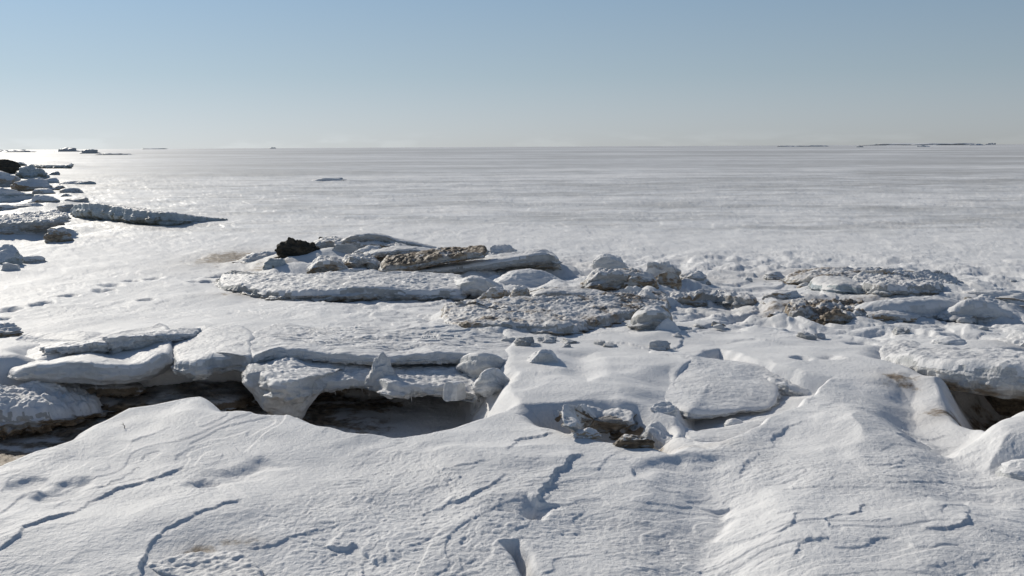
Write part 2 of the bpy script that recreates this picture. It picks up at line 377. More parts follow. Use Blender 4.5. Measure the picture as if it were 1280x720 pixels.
# ------------------------------------------------------------------ materials
def mat(name):
    m = bpy.data.materials.new(name); m.use_nodes = True; t = m.node_tree
    p = t.nodes['Principled BSDF']; return m, t, p
def N(t, kind, **kw):
    n = t.nodes.new(kind)
    for k, v in kw.items(): setattr(n, k, v)
    return n
def noise(t, vec, scale, detail=3, rough=.55):
    n = N(t, 'ShaderNodeTexNoise'); n.inputs['Scale'].default_value = scale; n.inputs['Detail'].default_value = detail
    n.inputs['Roughness'].default_value = rough; t.links.new(vec, n.inputs['Vector']); return n.outputs['Fac']
def ramp(t, src, a, b, lo=0., hi=1.):
    n = N(t, 'ShaderNodeMapRange', interpolation_type='SMOOTHSTEP'); t.links.new(src, n.inputs[0])
    for k, v in ((1, a), (2, b), (3, lo), (4, hi)): n.inputs[k].default_value = v
    return n.outputs[0]
def mth(t, op, a, b):
    n = N(t, 'ShaderNodeMath', operation=op)
    for i, v in enumerate((a, b)):
        if isinstance(v, (int, float)): n.inputs[i].default_value = v
        else: t.links.new(v, n.inputs[i])
    return n.outputs[0]
def mix(t, fac, a, b):
    n = N(t, 'ShaderNodeMix', data_type='RGBA')
    if isinstance(fac, (int, float)): n.inputs['Factor'].default_value = fac
    else: t.links.new(fac, n.inputs['Factor'])
    for k, v in (('A', a), ('B', b)):
        s = [q for q in n.inputs if q.name == k and q.type == 'RGBA'][0]
        if isinstance(v, tuple): s.default_value = v+(1,)
        else: t.links.new(v, s)
    return [q for q in n.outputs if q.type == 'RGBA'][0]
def attr(t, name): return N(t, 'ShaderNodeAttribute', attribute_name=name).outputs['Fac']
def bump(t, h, strength, dist, p, prev=None):
    b = N(t, 'ShaderNodeBump'); b.inputs['Strength'].default_value = strength; b.inputs['Distance'].default_value = dist
    t.links.new(h, b.inputs['Height'])
    if prev is not None: t.links.new(prev, b.inputs['Normal'])
    return b.outputs['Normal']
SNOW, SNOW2, SEAICE = (.83, .825, .825), (.76, .757, .76), (.50, .484, .462)
MUD, SILT = (.085, .062, .043), (.30, .235, .17)

def dirt_over(t, vec, base, dirt, sc, lo=SILT, hi=MUD):
    n = noise(t, vec, sc, 5, .65)
    f = ramp(t, mth(t, 'ADD', mth(t, 'MULTIPLY', dirt, 1.0), mth(t, 'MULTIPLY', mth(t, 'SUBTRACT', n, .5), 1.0)), .28, .62)
    f = mth(t, 'MULTIPLY', f, ramp(t, dirt, .02, .12))
    soft = mth(t, 'MULTIPLY', dirt, .55)
    f = mth(t, 'MAXIMUM', f, soft)
    brown = mix(t, ramp(t, noise(t, vec, sc*2.3, 4), .38, .62), lo, hi)
    brown = mix(t, ramp(t, dirt, .15, .75), lo, brown)
    return mix(t, mth(t, 'MINIMUM', f, .96), base, brown)

def snow_material(name, terrain_=False):
    m, t, p = mat(name)
    pos = N(t, 'ShaderNodeNewGeometry').outputs['Position']
    big = noise(t, pos, 1.3, 3); fine = noise(t, pos, 34, 4, .7); grit = noise(t, pos, 150, 3, .7)
    c = mix(t, ramp(t, big, .35, .65), SNOW, SNOW2)
    if terrain_:
        mp = N(t, 'ShaderNodeMapping'); mp.inputs['Scale'].default_value = (.35, 1, 1); t.links.new(pos, mp.inputs['Vector'])
        v = mp.outputs[0]
        ice = attr(t, 'ice')
        br = mth(t, 'ADD', ice, mth(t, 'MULTIPLY', mth(t, 'SUBTRACT', noise(t, v, .8, 6, .7), .5), ramp(t, ice, 0, .3, 0, 1.1)))
        c = mix(t, ramp(t, br, .2, .75), c, SEAICE)
        t.links.new(ramp(t, ice, .2, .5, .6, .47), p.inputs['Roughness'])
    else:
        p.inputs['Roughness'].default_value = .55
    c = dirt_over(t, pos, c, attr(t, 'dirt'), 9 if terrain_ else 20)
    t.links.new(c, p.inputs['Base Color'])
    p.inputs['IOR'].default_value = 1.31
    p.inputs['Specular IOR Level'].default_value = .35
    if terrain_: t.links.new(ramp(t, ice, .2, .5, .3, .85), p.inputs['Specular IOR Level'])
    nb = bump(t, fine, .65, .013, p); nb = bump(t, grit, .6, .004, p, nb)
    t.links.new(nb, p.inputs['Normal'])
    return m
def ice_material(name, ca, cb, lo, hi, cover=True, rough=.42):
    m, t, p = mat(name)
    g = N(t, 'ShaderNodeNewGeometry'); pos = g.outputs['Position']
    mp = N(t, 'ShaderNodeMapping'); mp.inputs['Scale'].default_value = (1, 1, 3.2); t.links.new(pos, mp.inputs['Vector'])
    v = mp.outputs[0]
    c = mix(t, ramp(t, noise(t, v, 3.2, 5, .65), .35, .65), ca, cb)
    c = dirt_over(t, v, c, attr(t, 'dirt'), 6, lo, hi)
    if cover:
        s = N(t, 'ShaderNodeSeparateXYZ'); t.links.new(g.outputs['Normal'], s.inputs[0])
        k = mth(t, 'ADD', s.outputs[2], mth(t, 'MULTIPLY', mth(t, 'SUBTRACT', noise(t, pos, 11, 4, .7), .5), 1.3))
        k = mth(t, 'MULTIPLY', ramp(t, k, .55, .85), ramp(t, attr(t, 'dirt'), .3, .9, .9, .15))
        c = mix(t, k, c, SNOW2)
    t.links.new(c, p.inputs['Base Color']); p.inputs['Roughness'].default_value = rough
    p.inputs['IOR'].default_value = 1.31
    nb = bump(t, noise(t, pos, 14, 6, .75), .9, .04, p); nb = bump(t, noise(t, pos, 80, 3, .7), .6, .008, p, nb)
    t.links.new(nb, p.inputs['Normal'])
    return m
MT = {
    'ground': snow_material('wind_packed_snow', True), 'snow': snow_material('snow_cover'),
    'ice': ice_material('grey_ice', (.54, .55, .55), (.38, .39, .39), (.40, .31, .21), (.18, .13, .085)),
    'pale': ice_material('pale_ice', (.76, .77, .78), (.62, .63, .63), (.42, .34, .25), (.20, .15, .10)),
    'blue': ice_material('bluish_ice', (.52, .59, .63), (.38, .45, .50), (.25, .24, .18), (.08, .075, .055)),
    'mud': ice_material('dark_frozen_mud', (.11, .09, .065), (.055, .046, .036), (.06, .05, .035), (.02, .018, .014), False, .7),
    'brown': ice_material('silty_ice', (.36, .29, .22), (.22, .17, .12), (.25, .19, .13), (.08, .06, .04)),
    'wood': ice_material('dry_twig', (.05, .035, .025), (.08, .05, .03), (.05, .04, .03), (.03, .02, .02), False, .8),
}

# ------------------------------------------------------------------ mesh building
def mesh_from(name, V, F, attrs=None, material=None):
    me = bpy.data.meshes.new(name)
    V = np.ascontiguousarray(V, np.float32); F = np.ascontiguousarray(F, np.int32)
    me.vertices.add(len(V)); me.vertices.foreach_set('co', V.ravel())
    k = F.shape[1]
    me.loops.add(F.size); me.loops.foreach_set('vertex_index', F.ravel())
    me.polygons.add(len(F)); me.polygons.foreach_set('loop_start', np.arange(0, F.size, k, dtype=np.int32))
    me.polygons.foreach_set('loop_total', np.full(len(F), k, np.int32))
    me.polygons.foreach_set('use_smooth', np.ones(len(F), bool))
    for an, av in (attrs or {}).items():
        a = me.attributes.new(an, 'FLOAT', 'POINT'); a.data.foreach_set('value', np.ascontiguousarray(av, np.float32))
    me.update(calc_edges=True); me.validate()
    if material: me.materials.append(material)
    return me
def link(name, me, loc=(0, 0, 0), parent=None):
    o = bpy.data.objects.new(name, me); COL.objects.link(o); o.location = loc
    if parent: o.parent = parent
    return o
def tag(o, label, cat, group=None):
    o['label'] = label; o['category'] = cat
    if group: o['group'] = group
    return o

# ------------------------------------------------------------------ ice slabs and lumps
def tz(x, y): return float(terrain(np.array([x]), np.array([y]), False)[0])
DRIFTS = []
def finish(name, label, cat, V, F, ring_top, dirt, mt, cap, group, origin, cap_thresh=.5, seed=0, cap_name='snow_cap', capdirt=.4, nring=1):
    """V in world coordinates; faces below go to the body, upward ones to a snow cap"""
    V = V-origin
    a, b, c = V[F[:, 0]], V[F[:, 1]], V[F[:, 2]]; d = V[F[:, 3]]
    n = np.cross(c-a, d-b); n /= np.linalg.norm(n, axis=1)[:, None]+1e-12
    def sub(mask, nm, m, dk, parent=None):
        f = F[mask]; u, inv = np.unique(f, return_inverse=True)
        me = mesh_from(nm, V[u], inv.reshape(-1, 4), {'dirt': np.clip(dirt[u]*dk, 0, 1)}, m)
        return me
    if cap:
        fc = (a+b+c+d)/4
        k = n[:, 2]+.2*n3((fc+origin)*5, seed+5)+.07*n3((fc+origin)*15, seed+6) > cap_thresh
        k &= ring_top
        k = biggest(k.reshape(-1, nring))
        k = ~biggest(~k) if (~k).any() else k
        k = k.ravel()
        if k.sum() < 20 or (~k).sum() < 20: cap = False
    if cap:
        o = link(name, None, origin); o.empty_display_size = .1
        link('ice_body', sub(~k, 'ice_body', MT[mt], 1.), (0, 0, 0), o)
        link(cap_name, sub(k, cap_name, MT['snow'], capdirt), (0, 0, 0), o)
    else:
        o = link(name, sub(np.ones(len(F), bool), name, MT[mt], 1.), origin)
    o['kind'] = 'thing'
    return tag(o, label, cat, group)
def biggest(k):
    """largest connected patch of a ring grid that wraps sideways"""
    lab = np.where(k, np.arange(1, k.size+1).reshape(k.shape), 0)
    lab[0][k[0]] = k.size+5                                            # the first ring meets at the middle
    for _ in range(3000):
        p = lab.copy()
        for _2 in range(8):
            m = np.maximum(lab, np.maximum(np.roll(lab, 1, 1), np.roll(lab, -1, 1)))
            m[1:] = np.maximum(m[1:], lab[:-1]); m[:-1] = np.maximum(m[:-1], lab[1:])
            lab = np.where(k, m, 0)
        if (lab == p).all(): break
    u, c = np.unique(lab[lab > 0], return_counts=True)
    return lab == u[c.argmax()] if len(u) else k
def resample(P, n):
    Q = np.vstack([P, P[:1]]); L = np.r_[0, np.cumsum(np.linalg.norm(np.diff(Q, axis=0), axis=1))]
    s = np.linspace(0, L[-1], n, endpoint=False)
    return np.stack([np.interp(s, L, Q[:, k]) for k in range(Q.shape[1])], 1)
def closed_smooth(P, n=6):
    P = np.asarray(P, float); m = len(P); out = []
    for i in range(m):
        a, b, c, d = P[i-1], P[i], P[(i+1) % m], P[(i+2) % m]
        for k in range(n):
            t = k/n; out.append(.5*((2*b)+(c-a)*t+(2*a-5*b+4*c-d)*t*t+(3*b-a-3*c+d)*t**3))
    return np.array(out)

def edge_points(edge, depth, zl, back_dz, sink):
    """front rim given as (column, top row, lip row[, foot row]); the far rim is set back by depth"""
    fr = []
    for e in edge:
        px, yt, yl = e[:3]
        if len(e) > 3: x, y = ground_at(px, e[3]) if zl is None else at(px, e[3], zl); zb = zfrom(px, yl, x, y)
        elif zl is None: x, y = ground_at(px, yl); zb = tz(x, y)-sink
        else: x, y = at(px, yl, zl); zb = zl
        z = zfrom(px, yt, x, y); fr.append((x, y, z, max(z-zb, .02)))
    fr = np.array(fr); bk = fr[::-1].copy()
    d = np.hypot(bk[:, 0], bk[:, 1]); n = len(bk)
    dd = depth*(.35+.65*np.sqrt(np.clip(np.sin(np.linspace(.12, math.pi-.12, n)), 0, 1)))
    bk[:, :2] *= (1+dd/d)[:, None]; bk[:, 2] += back_dz
    return np.vstack([fr, bk]), fr
def ground_at(px, py):
    q = G(px, py); g = tz(*q)
    for _ in range(8): q = at(px, py, g); g = .5*g+.5*tz(*q)
    return q
def slab(label, pts=None, th=None, z=None, yb=None, edge=None, depth=1., zl=None, back_dz=0., merge=None, sink=.05, name='ice_slab', cat='ice slab', mt='ice', dirt=.25, cap=True, dome=.03,
         rough=.03, jag=.04, under=.35, topn=.012, group=None, seed=None, rim=None, knob=0, res=1.0, capdirt=.6, edge_dirt=None, wave=0, crust=0., bed=1.):
    """a floe from its top outline, or from its front rim as seen with a depth behind it; undercut sides, beds, a snowy top that may run into the drift behind"""
    if seed is None: seed = sum(map(ord, label)) % 997
    fr = None
    if edge is not None: P, fr = edge_points(edge, depth, zl, back_dz, sink)
    else:
        pts = [tuple(p)+(0,) if len(p) == 2 else tuple(p) for p in pts]
        if z is None:
            f = max(pts, key=lambda p: p[1]); gx_, gy_ = ground_at(f[0], yb)
            z = zfrom(f[0], f[1], gx_, gy_)-f[2]
            if th is None: th = max(z-tz(gx_, gy_), .03)+sink
        P = np.array([at(p[0], p[1], z+p[2])+(z+p[2], th) for p in pts])
    ppm = FPX/np.hypot(P[:, 0], P[:, 1]).mean()                      # how many photo pixels a metre spans here
    C0 = closed_smooth(P, 5)
    per = np.linalg.norm(np.diff(np.vstack([C0, C0[:1]])[:, :2], axis=0), axis=1).sum()
    n = int(np.clip(per*ppm*.6*res, 48, 520))
    C = resample(C0, n)
    if poly_area(C) > 0: C = C[::-1].copy()   # clockwise
    if zl is None and merge is None and P[:, 1].mean() > 8.5 and name != 'ice_ridge': DRIFTS.append((C[::max(1, n//28), :2].copy(), min(.45*float(C[:, 3].mean()), .16), .18+.03*P[:, 1].mean()))
    thv = np.maximum(C[:, 3], .015); C = C[:, :3].copy(); th = float(thv.mean()); ctr = C.mean(0)
    tan = np.roll(C, -1, 0)-np.roll(C, 1, 0); nrm = np.stack([-tan[:, 1], tan[:, 0]], 1); nrm /= np.linalg.norm(nrm, axis=1)[:, None]+1e-9
    sz = math.sqrt(abs(poly_area(C)))
    jj = jag*min(sz, th*6)*.5*(n2(C[:, 0]*3/sz+seed, C[:, 1]*3/sz, seed)+.6*n2(C[:, 0]*8/sz, C[:, 1]*8/sz+seed, seed+1)+.4*n2(C[:, 0]*20/sz, C[:, 1]*20/sz+seed, seed+2))
    C[:, :2] += nrm*jj[:, None]
    Xp = (C-ctr)[:, :2]; w, ev = np.linalg.eigh(Xp.T@Xp); ax = ev[:, 1]; s = Xp@ax; half = np.abs(s).max()
    minor = np.abs(Xp@ev[:, 0]).max(); lim = max(half-minor, 0)*.85
    cc = np.column_stack([ctr[None, :2]+np.clip(s, -lim, lim)[:, None]*ax, np.zeros(n)])
    dm = ((cc[:, None, :2]-C[None, :, :2])**2).sum(2)+1e-4; wm = dm**-1.0
    cc[:, 2] = (wm*C[None, :, 2]).sum(1)/wm.sum(1)
    rim = min(th*.5, .06) if rim is None else rim
    rv = np.minimum(rim, thv*.6)
    nt_ = int(np.clip(minor*ppm*.5*res, 6, 60)); ns = int(np.clip(thv.max()*ppm*.7*res, 7, 44))
    rings = []; kinds = []; tt = []
    rfrac = np.clip(rim/max(minor, 1e-3), .03, .4)
    for k in range(nt_+1):
        q = k/nt_*(1-rfrac); p = cc+(C-cc)*q
        p[:, 2] += dome*(1-q*q); rings.append(p); kinds.append(0); tt.append(0)
    for k in range(1, 5):
        a = k/4*math.pi/2; q = 1-rfrac+rfrac*math.sin(a); p = cc+(C-cc)*q
        p[:, 2] += dome*(1-q*q)-rv*(1-math.cos(a)); rings.append(p); kinds.append(0 if k < 4 else 1); tt.append(0)
    for k in range(1, ns+1):
        t_ = k/ns; p = C.copy(); bul = .16*thv*math.sin(math.pi*min(t_*1.15, 1)) - under*thv*t_**2.2
        p[:, :2] += nrm*bul[:, None]; p[:, 2] -= rv+(thv-rv)*t_; rings.append(p); kinds.append(1); tt.append(t_)
    last = rings[-1]
    for q in (.85, .7, .4, 0):
        p = last.copy(); p[:, :2] = ctr[:2]+(last[:, :2]-ctr[:2])*q; p[:, 2] = last[:, 2]*q+last[:, 2].mean()*(1-q); rings.append(p); kinds.append(2); tt.append(1)
    V = np.vstack(rings); nrings = len(rings)
    tV = np.repeat(tt, n); kV = np.repeat(kinds, n)
    side = (kV >= 1)*1.; top = 1-side
    nv = np.tile(np.column_stack([nrm, np.zeros(n)]), (nrings, 1))
    t3 = max(th, .08)
    e1 = fbm3(V*np.array([1, 1, 1.3])*(1.3/t3), seed+10, 3)
    warp = .25*n3(V*(1.1/t3), seed+20)
    bd = n2(tV*4.2+warp*2.5+seed, V[:, 0]*.35/t3, seed+11)+.5*n2(tV*9.5+warp*4+seed, V[:, 0]*.6/t3, seed+21)
    V[:, :2] += nv[:, :2]*(side*(rough*e1*1.7+rough*bed*1.3*terrace(bd, 2.5, .6))*np.minimum(1, .25+tV*2))[:, None]
    V[:, 2] += side*rough*.6*n3(V*3/t3, seed+12)*np.minimum(1, tV*2)
    tn = n2(V[:, 0]*3.5, V[:, 1]*4.5, seed+13)+.6*n2(V[:, 0]*9, V[:, 1]*12, seed+14)
    V[:, 2] += np.where(kV == 0, 1, 0)*topn*(.6*terrace(tn, 2, .8)+.5*tn+.5*n2(V[:, 0]*16, V[:, 1]*20, seed+15)+.45*n2(V[:, 0]*34, V[:, 1]*40, seed+18))
    if crust: V[:, 2] += top*crust*relief(V[:, 0], V[:, 1])
    V += (nv*side[:, None]*.45+np.array([0, 0, .1]))*(.06*min(th, .35)*fbm3(V*24, seed+19, 2))[:, None]
    if wave: V[:, 2] += wave*n2(V[:, 0]*1.4, V[:, 1]*1.4, seed+16)*(1-.3*side)
    if knob:
        b = np.clip(1-bubbles(V*(.75/knob), seed), 0, 1)
        near = np.repeat(np.r_[sstep(.75, 1, np.arange(nt_+5)/(nt_+4)), np.ones(nrings-nt_-5)], n)
        V += np.column_stack([nv[:, :2]*side[:, None], top*.35])*(b*knob*.9*near)[:, None]
    if merge is not None and fr is not None:                          # far side runs under the drifted ground
        azf = np.arctan2(fr[:, 0], fr[:, 1]); o_ = np.argsort(azf); rf = np.hypot(fr[:, 0], fr[:, 1])
        azv = np.arctan2(V[:, 0], V[:, 1]); f = (np.hypot(V[:, 0], V[:, 1])-np.interp(azv, azf[o_], rf[o_]))/depth
        wv = sstep(merge[0], merge[1], f+.12*n2(V[:, 0]*2.5, V[:, 1]*2.5, seed+30))
        zt = terrain(V[:, 0], V[:, 1])-.016-(V[:, 2]*0+np.where(kV >= 1, .05*tV+.01, 0))
        V[:, 2] = V[:, 2]*(1-wv)+zt*wv
    ed = dirt if edge_dirt is None else edge_dirt
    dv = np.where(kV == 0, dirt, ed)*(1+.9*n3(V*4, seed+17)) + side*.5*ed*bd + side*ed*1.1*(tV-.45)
    idx = np.arange(nrings*n).reshape(nrings, n); nx = np.roll(idx, -1, 1)
    F = np.stack([idx[:-1], nx[:-1], nx[1:], idx[1:]], -1).reshape(-1, 4)
    rt = np.repeat(np.arange(nrings-1) < nt_+5, n)
    org = np.array([ctr[0], ctr[1], (C[:, 2]-thv).min()])
    return finish(name, label, cat, V, F, rt, np.clip(dv, 0, 1), mt, cap, group, org, .5, seed, capdirt=capdirt, nring=n)
def poly_area(C): return .5*((C[:, 0]*np.roll(C[:, 1], -1)-np.roll(C[:, 0], -1)*C[:, 1]).sum())

def lump(label, x0, x1, yt, yb, depth=.8, g=None, name='ice_block', cat='ice block', mt='ice', dirt=.25, cap=True, facets=7, rough=.06, p=2.6, group=None,
         seed=None, skew=0, knob=0, res=1.0, rot=0, sink=.12, lean=0, capdirt=.4, cap_thresh=.48, strata=.12, cap_name='snow_cap'):
    """a chunk standing on the ground: left and right end, top row and foot row as seen, depth as a share of its width"""
    if seed is None: seed = sum(map(ord, label)) % 997
    rs = np.random.RandomState(seed)
    xm = (x0+x1)/2
    if g is None:
        q = G(xm, yb); g = tz(*q)
        for _ in range(5): q = at(xm, yb, g); g = .5*g+.5*tz(*q)
    q = np.array(at(xm, yb, g)); d = np.hypot(*q); ppm = FPX/d
    a = (x1-x0)/2/ppm; b = a*depth; u = q/d; c = q+u*b*.9
    h = zfrom(xm, yt, *(q+u*b*.6))-g
    zb = g-sink*h
    n = int(np.clip(2*(x1-x0)*res, 28, 220)); m = int(np.clip((yb-yt)*1.3*res+(x1-x0)*.15, 10, 70))
    th_ = -np.linspace(0, 2*np.pi, n, endpoint=False)
    phi = np.linspace(0, 1, m)
    ee = 2/p
    ct, st = np.cos(th_), np.sin(th_)
    ox = np.sign(ct)*np.abs(ct)**(.85); oy = np.sign(st)*np.abs(st)**(.85)
    sr = np.sin(phi*np.pi/2)**ee; zr = np.cos(phi*np.pi/2)**ee
    X = sr[:, None]*ox[None]; Y = sr[:, None]*oy[None]; Z = np.repeat(zr[:, None], n, 1)
    V = np.stack([X, Y, Z], -1).reshape(-1, 3)
    for k in range(facets):                                       # broken flat faces
        nv = rs.normal(size=3); nv[2] = abs(nv[2])*.8; nv /= np.linalg.norm(nv)
        dd = V@nv; lim = rs.uniform(.62, .92); V -= np.maximum(dd-lim, 0)[:, None]*nv
    V[:, 0] /= np.abs(V[:, 0]).max(); V[:, 2] /= V[:, 2].max()
    V[:, 2] *= 1+skew*V[:, 0]
    V[:, 2] /= V[:, 2].max()
    V[:, 0] += lean*V[:, 2]
    wz = V[:, 2]+.18*n3(V*1.6+seed, seed+8)
    st_ = n2(wz*4.5+seed, V[:, 0]*.5, seed+9)+.5*n2(wz*10+seed, V[:, 0]*.8, seed+7)
    V[:, :2] *= (1+strata*terrace(st_, 2.2, .6)*(V[:, 2] > -.2))[:, None]
    rad = V/np.linalg.norm(V, axis=1)[:, None].clip(.2)
    V += rad*(rough*(fbm3(V*1.8+seed, seed, 4)+.5*n3(V*np.array([2, 2, 7])+seed, seed+3))+min(.018, .3*rough)*fbm3(V*9+seed, seed+2, 2))[:, None]
    if knob:
        bb = np.clip(1-bubbles(V*(1/knob)+seed, seed), 0, 1); V += rad*(bb*knob*.6)[:, None]
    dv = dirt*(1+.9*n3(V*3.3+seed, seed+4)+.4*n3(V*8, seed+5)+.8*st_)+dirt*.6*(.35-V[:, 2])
    cr, sr_ = math.cos(rot), math.sin(rot)
    ux, uy = np.array([u[1], -u[0]]), u
    lx, ly = V[:, 0]*a, V[:, 1]*b
    lx, ly = lx*cr-ly*sr_, lx*sr_+ly*cr
    P = np.column_stack([c[0]+lx*ux[0]+ly*uy[0], c[1]+lx*ux[1]+ly*uy[1], zb+V[:, 2]*(h*(1+sink))])
    if 8.5 < d < 140 and name != 'ice_hummock': DRIFTS.append((P[-n:][::max(1, n//16), :2].copy(), min(.35*h, .2), .14+.025*d))
    idx = np.arange(m*n).reshape(m, n); nx = np.roll(idx, -1, 1)
    F = np.stack([idx[:-1], nx[:-1], nx[1:], idx[1:]], -1).reshape(-1, 4)
    return finish(name, label, cat, P, F, np.ones(len(F), bool), np.clip(dv, 0, 1), mt, cap and (x1-x0) > 13, group, np.array([c[0], c[1], zb]), cap_thresh, seed, cap_name, capdirt, n)

def spike(x, y, z, ln, rad, parent):
    th_ = np.linspace(0, 2*np.pi, 8, endpoint=False); ks = np.linspace(0, 1, 7)
    V = np.array([(x+rad*(1-k*.9)*math.cos(-a)+.002*math.sin(9*k), y+rad*(1-k*.9)*math.sin(-a), z-ln*k) for k in ks for a in th_])
    idx = np.arange(56).reshape(7, 8); nx = np.roll(idx, -1, 1)
    F = np.stack([idx[:-1], nx[:-1], nx[1:], idx[1:]], -1).reshape(-1, 4)
    link('icicle', mesh_from('icicle', V-np.array(parent.location), F, {'dirt': np.full(len(V), .2)}, MT['pale']), (0, 0, 0), parent)
# ---- foreground shelf over the trench
SH = 'ice shelf pieces over the foreground trench'
tongue = slab('leftmost snow-capped tongue of the overhanging shelf, smooth rounded grey face above the dark hollow',
     edge=[(13, 463, 472), (30, 458, 478), (60, 454, 480), (100, 452, 482), (130, 455, 483), (165, 457, 480), (190, 450, 476), (205, 441, 470), (216, 436, 462)], zl=.16, depth=1.95, merge=(.72, 1.0),
     name='ice_shelf', cat='ice shelf', mt='pale', dirt=.1, edge_dirt=.16, dome=.0, rough=.012, jag=.02, under=.3, rim=.05, group=SH, res=1.2, crust=1, topn=.004, bed=.4)
slab('short middle piece of the overhanging shelf between the smooth tongue and the broad ledge',
     edge=[(217, 448, 466), (224, 451, 474), (245, 451, 479), (265, 449, 472), (285, 448, 467), (300, 446, 466), (318, 443, 468)], zl=.19, depth=1.95, merge=(.72, 1.0),
     name='ice_shelf', cat='ice shelf', mt='pale', dirt=.1, edge_dirt=.18, dome=.01, rough=.02, jag=.07, under=.3, group=SH, res=1.2, crust=1, topn=.005, wave=.02)
slab('broad upper snow layer of the shelf, rippled on top, drooping rim behind the ledge',
     edge=[(312, 444, 456), (340, 436, 452), (370, 437, 452), (400, 440, 453), (440, 443, 456), (480, 444, 457), (520, 442, 456), (555, 440, 455), (585, 441, 457), (612, 444, 457), (640, 449, 457)], zl=.27, depth=1.6, merge=(.7, 1.0),
     name='ice_shelf', cat='ice shelf', mt='pale', dirt=.08, edge_dirt=.12, dome=.0, rough=.018, jag=.03, under=.25, group=SH, res=1.2, crust=1.2, topn=.006)
ledge = slab('lower ledge of the shelf with scalloped lip hanging over the widest dark cave',
     edge=[(305, 457, 468), (314, 463, 482), (326, 466, 496), (345, 470, 505), (366, 473, 507), (385, 474, 499), (398, 474, 492), (420, 474, 488), (450, 475, 487), (470, 478, 493), (485, 480, 500), (502, 481, 501), (520, 480, 497), (545, 479, 495), (570, 482, 496), (588, 485, 499), (599, 488, 501)], zl=.12, depth=.95,
     name='ice_shelf', cat='ice shelf', mt='pale', dirt=.06, edge_dirt=.16, dome=.0, back_dz=.02, rough=.028, jag=.03, under=.35, rim=.05, group=SH, res=1.3, topn=.016, wave=.03, bed=.6)
lump('blue-shadowed snow buttress closing the right end of the widest cave', 586, 668, 466, 530, depth=.9, g=-.12, mt='pale', dirt=.05, cap=True, facets=0, rough=.04, p=2.4, name='snow_buttress', cat='snow buttress', strata=.02)
slab('pale vertical ice wall closing the right end of the upper snow layer', edge=[(570, 447, 461), (584, 441, 470), (602, 440, 474), (620, 443, 471), (636, 450, 462)], zl=.22, depth=.6, merge=(.2, .8), name='ice_wall', cat='ice wall', mt='pale', dirt=.04, edge_dirt=.1, dome=.0, rough=.012, crust=1, topn=.003, under=.05, bed=.4)
slab('stout pale ice foot propping the ledge between the two dark caves', edge=[(310, 462, 486, 497), (324, 468, 508, 498), (342, 472, 530, 499), (360, 474, 534, 499), (376, 474, 526, 499), (390, 474, 504, 498), (402, 474, 488, 497)], zl=.10, depth=.55, mt='pale', dirt=.1, edge_dirt=.2, cap=False, rough=.02, under=.1, dome=.0, name='ice_pillar', cat='ice pillar', bed=.5)
lump('small upright snow pinnacle standing on the lower ledge of the shelf', 457, 497, 444, 479, depth=.9, g=.20, name='snow_pinnacle', cat='snow pinnacle', mt='pale', dirt=.06, facets=0, rough=.12, p=1.35, lean=.1, sink=.1, strata=.02)
lump('angular white ice chunk at the right end of the lower ledge', 553, 584, 477, 499, depth=.7, g=.16, mt='pale', dirt=.03, facets=6, rough=.02, p=4, sink=.1, name='ice_chunk', cat='ice chunk', strata=.02)
for own, px, py, zz, ln in ((tongue, 28, 477, .16, .09), (tongue, 31, 478, .16, .04), (tongue, 118, 482, .16, .03), (ledge, 418, 488, .12, .05), (ledge, 426, 487, .12, .03), (ledge, 452, 487, .12, .035), (ledge, 514, 498, .12, .04), (ledge, 548, 495, .12, .03)):
    x_, y_ = at(px, py, zz); spike(x_, y_+.03, zz+.035, ln+.035, .006, own)
LP = 'snow lips behind the shelf'
slab('thin drooping snow lip behind the smooth tongue, left of the notch', edge=[(55, 437, 441), (75, 434, 442), (100, 430, 443), (120, 427, 444), (135, 426, 442)], zl=.30, depth=.6, merge=(.2, .8), name='snow_lip', cat='snow lip', mt='pale', dirt=.1, group=LP, dome=.0, rough=.022, jag=.12, wave=.02, rim=.02, crust=1)
slab('curled snow lip with a tall shaded face, right of the notch', edge=[(134, 421, 441), (150, 419, 441), (170, 418, 438), (190, 417, 432), (215, 417, 428), (246, 417, 422)], zl=.31, depth=.7, merge=(.2, .8), name='snow_lip', cat='snow lip', mt='pale', dirt=.06, group=LP, dome=.0, rough=.022, jag=.12, wave=.02, rim=.02, crust=1)
slab('dirty rough ice block sunk at the left end of the trench, shadowed brown foot',
     edge=[(-60, 515, 545), (-10, 516, 545), (25, 516, 545), (60, 513, 540), (95, 511, 530), (118, 507, 522), (126, 504, 514)], zl=-.1, depth=.75, back_dz=.05,
     name='ice_block', cat='ice block', mt='ice', dirt=.25, edge_dirt=.6, dome=.07, rough=.05, jag=.06, under=.2, knob=.012, topn=.025, res=1.3)
lump('snowy hump on the back of the dirty block at the left end of the trench', 20, 80, 480, 505, depth=.8, g=.03, mt='ice', dirt=.2, facets=0, rough=.09, p=1.8, name='snow_lump', cat='snow lump', strata=0.02)
slab('flat silty ice layer under the smooth tongue, tan edge catching light', [(70, 482), (110, 486), (160, 486), (180, 480), (130, 474), (80, 474)], .07, z=.06, mt='brown', dirt=.5, cap=False, name='silt_layer', cat='silt layer', group='silty layers inside the trench')
slab('dark layered silt step deep under the middle of the shelf', [(120, 500), (200, 504), (290, 500), (318, 486), (280, 474), (160, 474)], .12, z=-.04, mt='brown', dirt=.7, cap=False, name='silt_layer', cat='silt layer', group='silty layers inside the trench', rough=.04)

